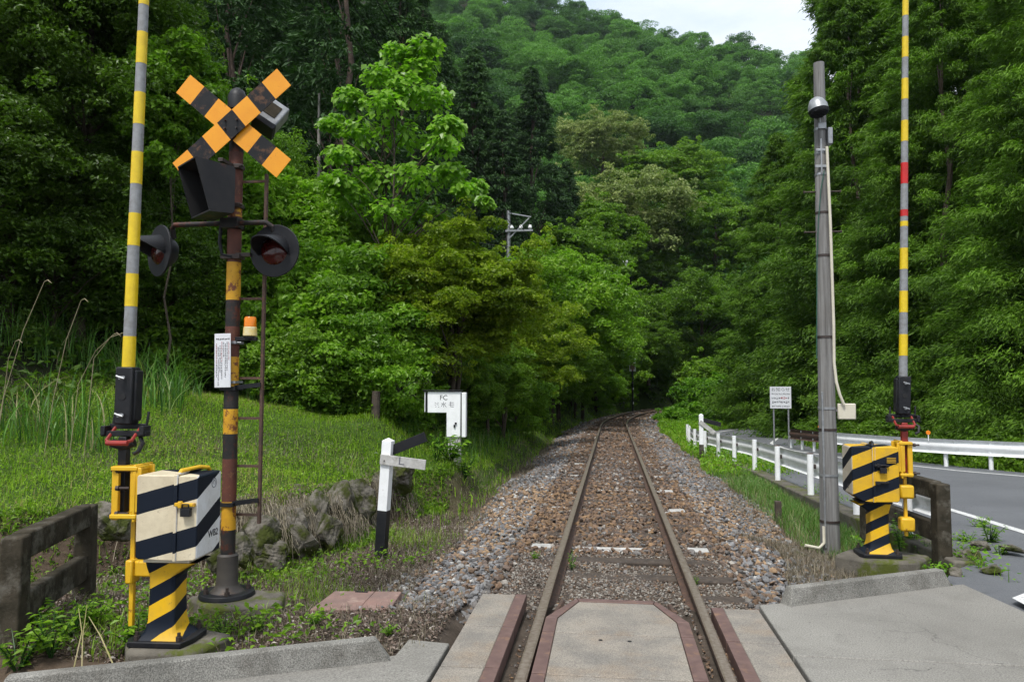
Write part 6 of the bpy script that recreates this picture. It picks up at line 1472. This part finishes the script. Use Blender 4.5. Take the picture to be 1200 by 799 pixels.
# individual leafy weeds
def weedp(R_, H_, nst, leaf, m_, nl=9):
    pts, nn_, dd, sz = [], [], [], []; mb = MB()
    for i in range(nst):
        a = rng.uniform(0, 6.28); ln_ = H_ * rng.uniform(.6, 1.05); rr_ = R_ * rng.uniform(.3, 1)
        tip = Vector((rr_ * math.cos(a), rr_ * math.sin(a), ln_)); mid = tip * .5 + Vector((0, 0, ln_ * .12)); mb.tube([(0, 0, 0), mid, tip], [.004, .003, .0015], 5, cap=False)
        for k in range(nl):
            s = .25 + .75 * k / (nl - 1); q = (mid * 2 * s if s < .5 else mid.lerp(tip, s * 2 - 1)); a2 = a + rng.choice([-1.3, 1.3]) + rng.uniform(-.5, .5); dv = Vector((math.cos(a2), math.sin(a2), .25)); l_ = leaf * rng.uniform(.6, 1.2) * (1.15 - .4 * s)
            pts.append(tuple(q + dv * l_ * .5)); nn_.append((rng.uniform(-.3, .3), rng.uniform(-.3, .3), 1)); dd.append(tuple(dv * 4)); sz.append(l_)
    V, F_, v = leaves(np.array(pts), np.array(nn_), np.array(sz), .5, .1, dirn=np.array(dd)); return np_mesh('leaves', V, F_, [LM[m_]], var=v), mb.mesh('stems', LM['tall'])
wp = [weedp(.16, .22, 12, .075, 'bright', 8), weedp(.12, .16, 10, .05, 'track', 8), weedp(.10, .34, 7, .05, 'vine', 12)]
wd = [((160, 765), 0, 1.2, 'bright broad-leaved weed growing beside the foot of the cream gate cabinet'), ((263, 752), 1, 1.1, 'leafy green weed between the cream gate cabinet and the signal post plinth'), ((365, 735), 0, .6, 'yellow-green weed left of the reddish pit cover'), ((215, 745), 1, .9, 'small leafy weed on the plinth edge'),
      ((1085, 672), 2, 1.1, 'leafy weed at the foot of the road-side fence end post'), ((1055, 650), 2, 1.2, 'bushy green weed right behind the road-side plinth'), ((1072, 640), 0, 1.0, 'leafy weed under the road-side fence'), ((1052, 668), 2, .7, 'bright upright weed before the road-side plinth'),
      ((1148, 622), 0, .9, 'weed clump beside the road near the asphalt'), ((1160, 640), 1, 1.6, 'spreading weed between the stones and the road'), ((1135, 640), 0, .8, 'small weed near the fence end post and the stones'), ((670, 668), 2, .55, 'yellow-green tuft between the rails'), ((1172, 655), 1, 1.0, 'low weed by the broken slab piece'),
      ((945, 645), 0, .5, 'yellow-green weed beside the pale stone left of the grey pole'), ((300, 745), 1, 1.0, 'small green weed in front of the signal post plinth'), ((455, 745), 0, .45, 'tiny weed beyond the kerb end'), ((815, 686), 1, .5, 'tiny weed just outside the road-side rail'), ((40, 735), 0, 1.2, 'leafy weed under the concrete fence'), ((80, 750), 1, 1.5, 'spreading weed before the concrete fence'),
      ((60, 770), 1, 1.6, 'low weed near the left end of the kerb'), ((110, 735), 0, 1.0, 'dark leafy weed right of the concrete fence post'), ((20, 790), 1, 1.6, 'feathery low weed at the bottom left corner'), ((628, 655), 0, .4, 'tiny yellow-green weed outside the bank-side rail')]
for (px, py), k, s, lb in wd:
    q = G(px, py, -.06)
    for _ in range(3): q = G(px, py, h(q.x, q.y))
    t = thing('weed', lb, 'weed', (q.x, q.y, q.z - .01), rng.uniform(0, 6)); t.scale = (s,) * 3; link('leaves', wp[k][0], t); link('stems', wp[k][1], t)
for px, Yw, k, s, lb in ((528, 12.9, 0, 2.6, 'broad-leaved weed clump hiding the foot of the white FC cabinet'), (545, 13.0, 1, 2.8, 'leafy weed clump at the road side of the white FC cabinet foot'), (512, 12.8, 2, 1.6, 'upright weeds just left of the white FC cabinet foot')):
    x = XatPx(px, Yw); t = thing('weed', lb, 'weed', (x, Yw, h(x, Yw) - .02), rng.uniform(0, 6)); t.scale = (s,) * 3; link('leaves', wp[k][0], t); link('stems', wp[k][1], t)
# fallen bare twigs near the cabinet
for (p0, p1, p2) in (((85, 790), (96, 740), (92, 712)), ((96, 785), (97, 745), (102, 708)), ((133, 779), (118, 745), (104, 722))):
    a = G(*p0, -.05); b = P(p1[0], p1[1], a.y + .05); c = P(p2[0], p2[1], a.y + .1); mb = MB(); mb.tube([a, b, c], [.0045, .0035, .0015], 6); mb.tube([b, b + Vector((.04, 0, .06))], [.002, .001], 5)
    o = mb.build('dry_stalk', mat('straw_stem', (.42, .36, .2), (.3, .27, .1), 8, .8), smooth=True); tag(o, 'yellowish dry stem standing before the concrete fence', 'stem', 'yellowish dry stems')

# leafy undergrowth covering the shaded slopes
ug = scatter(90000, -26, 4, 10, 62, lambda X, Y: (xc(Y) - X > np.where(Y < 16, 8.6, 3.6)) & (xc(Y) - X < 24) & (X > -1.05 * Y))
herb('undergrowth', ug, .02, .45, .16, 'dark', 'leafy undergrowth on the shaded slope under the trees', cat='undergrowth')
ug2 = scatter(60000, 7, 45, 12, 75, lambda X, Y: (X > rr(Y) + 2.5))
herb('undergrowth', ug2, .02, .5, .18, 'dark', 'leafy undergrowth under the cedars beyond the road', cat='undergrowth')

if USE_HAZE: haze()
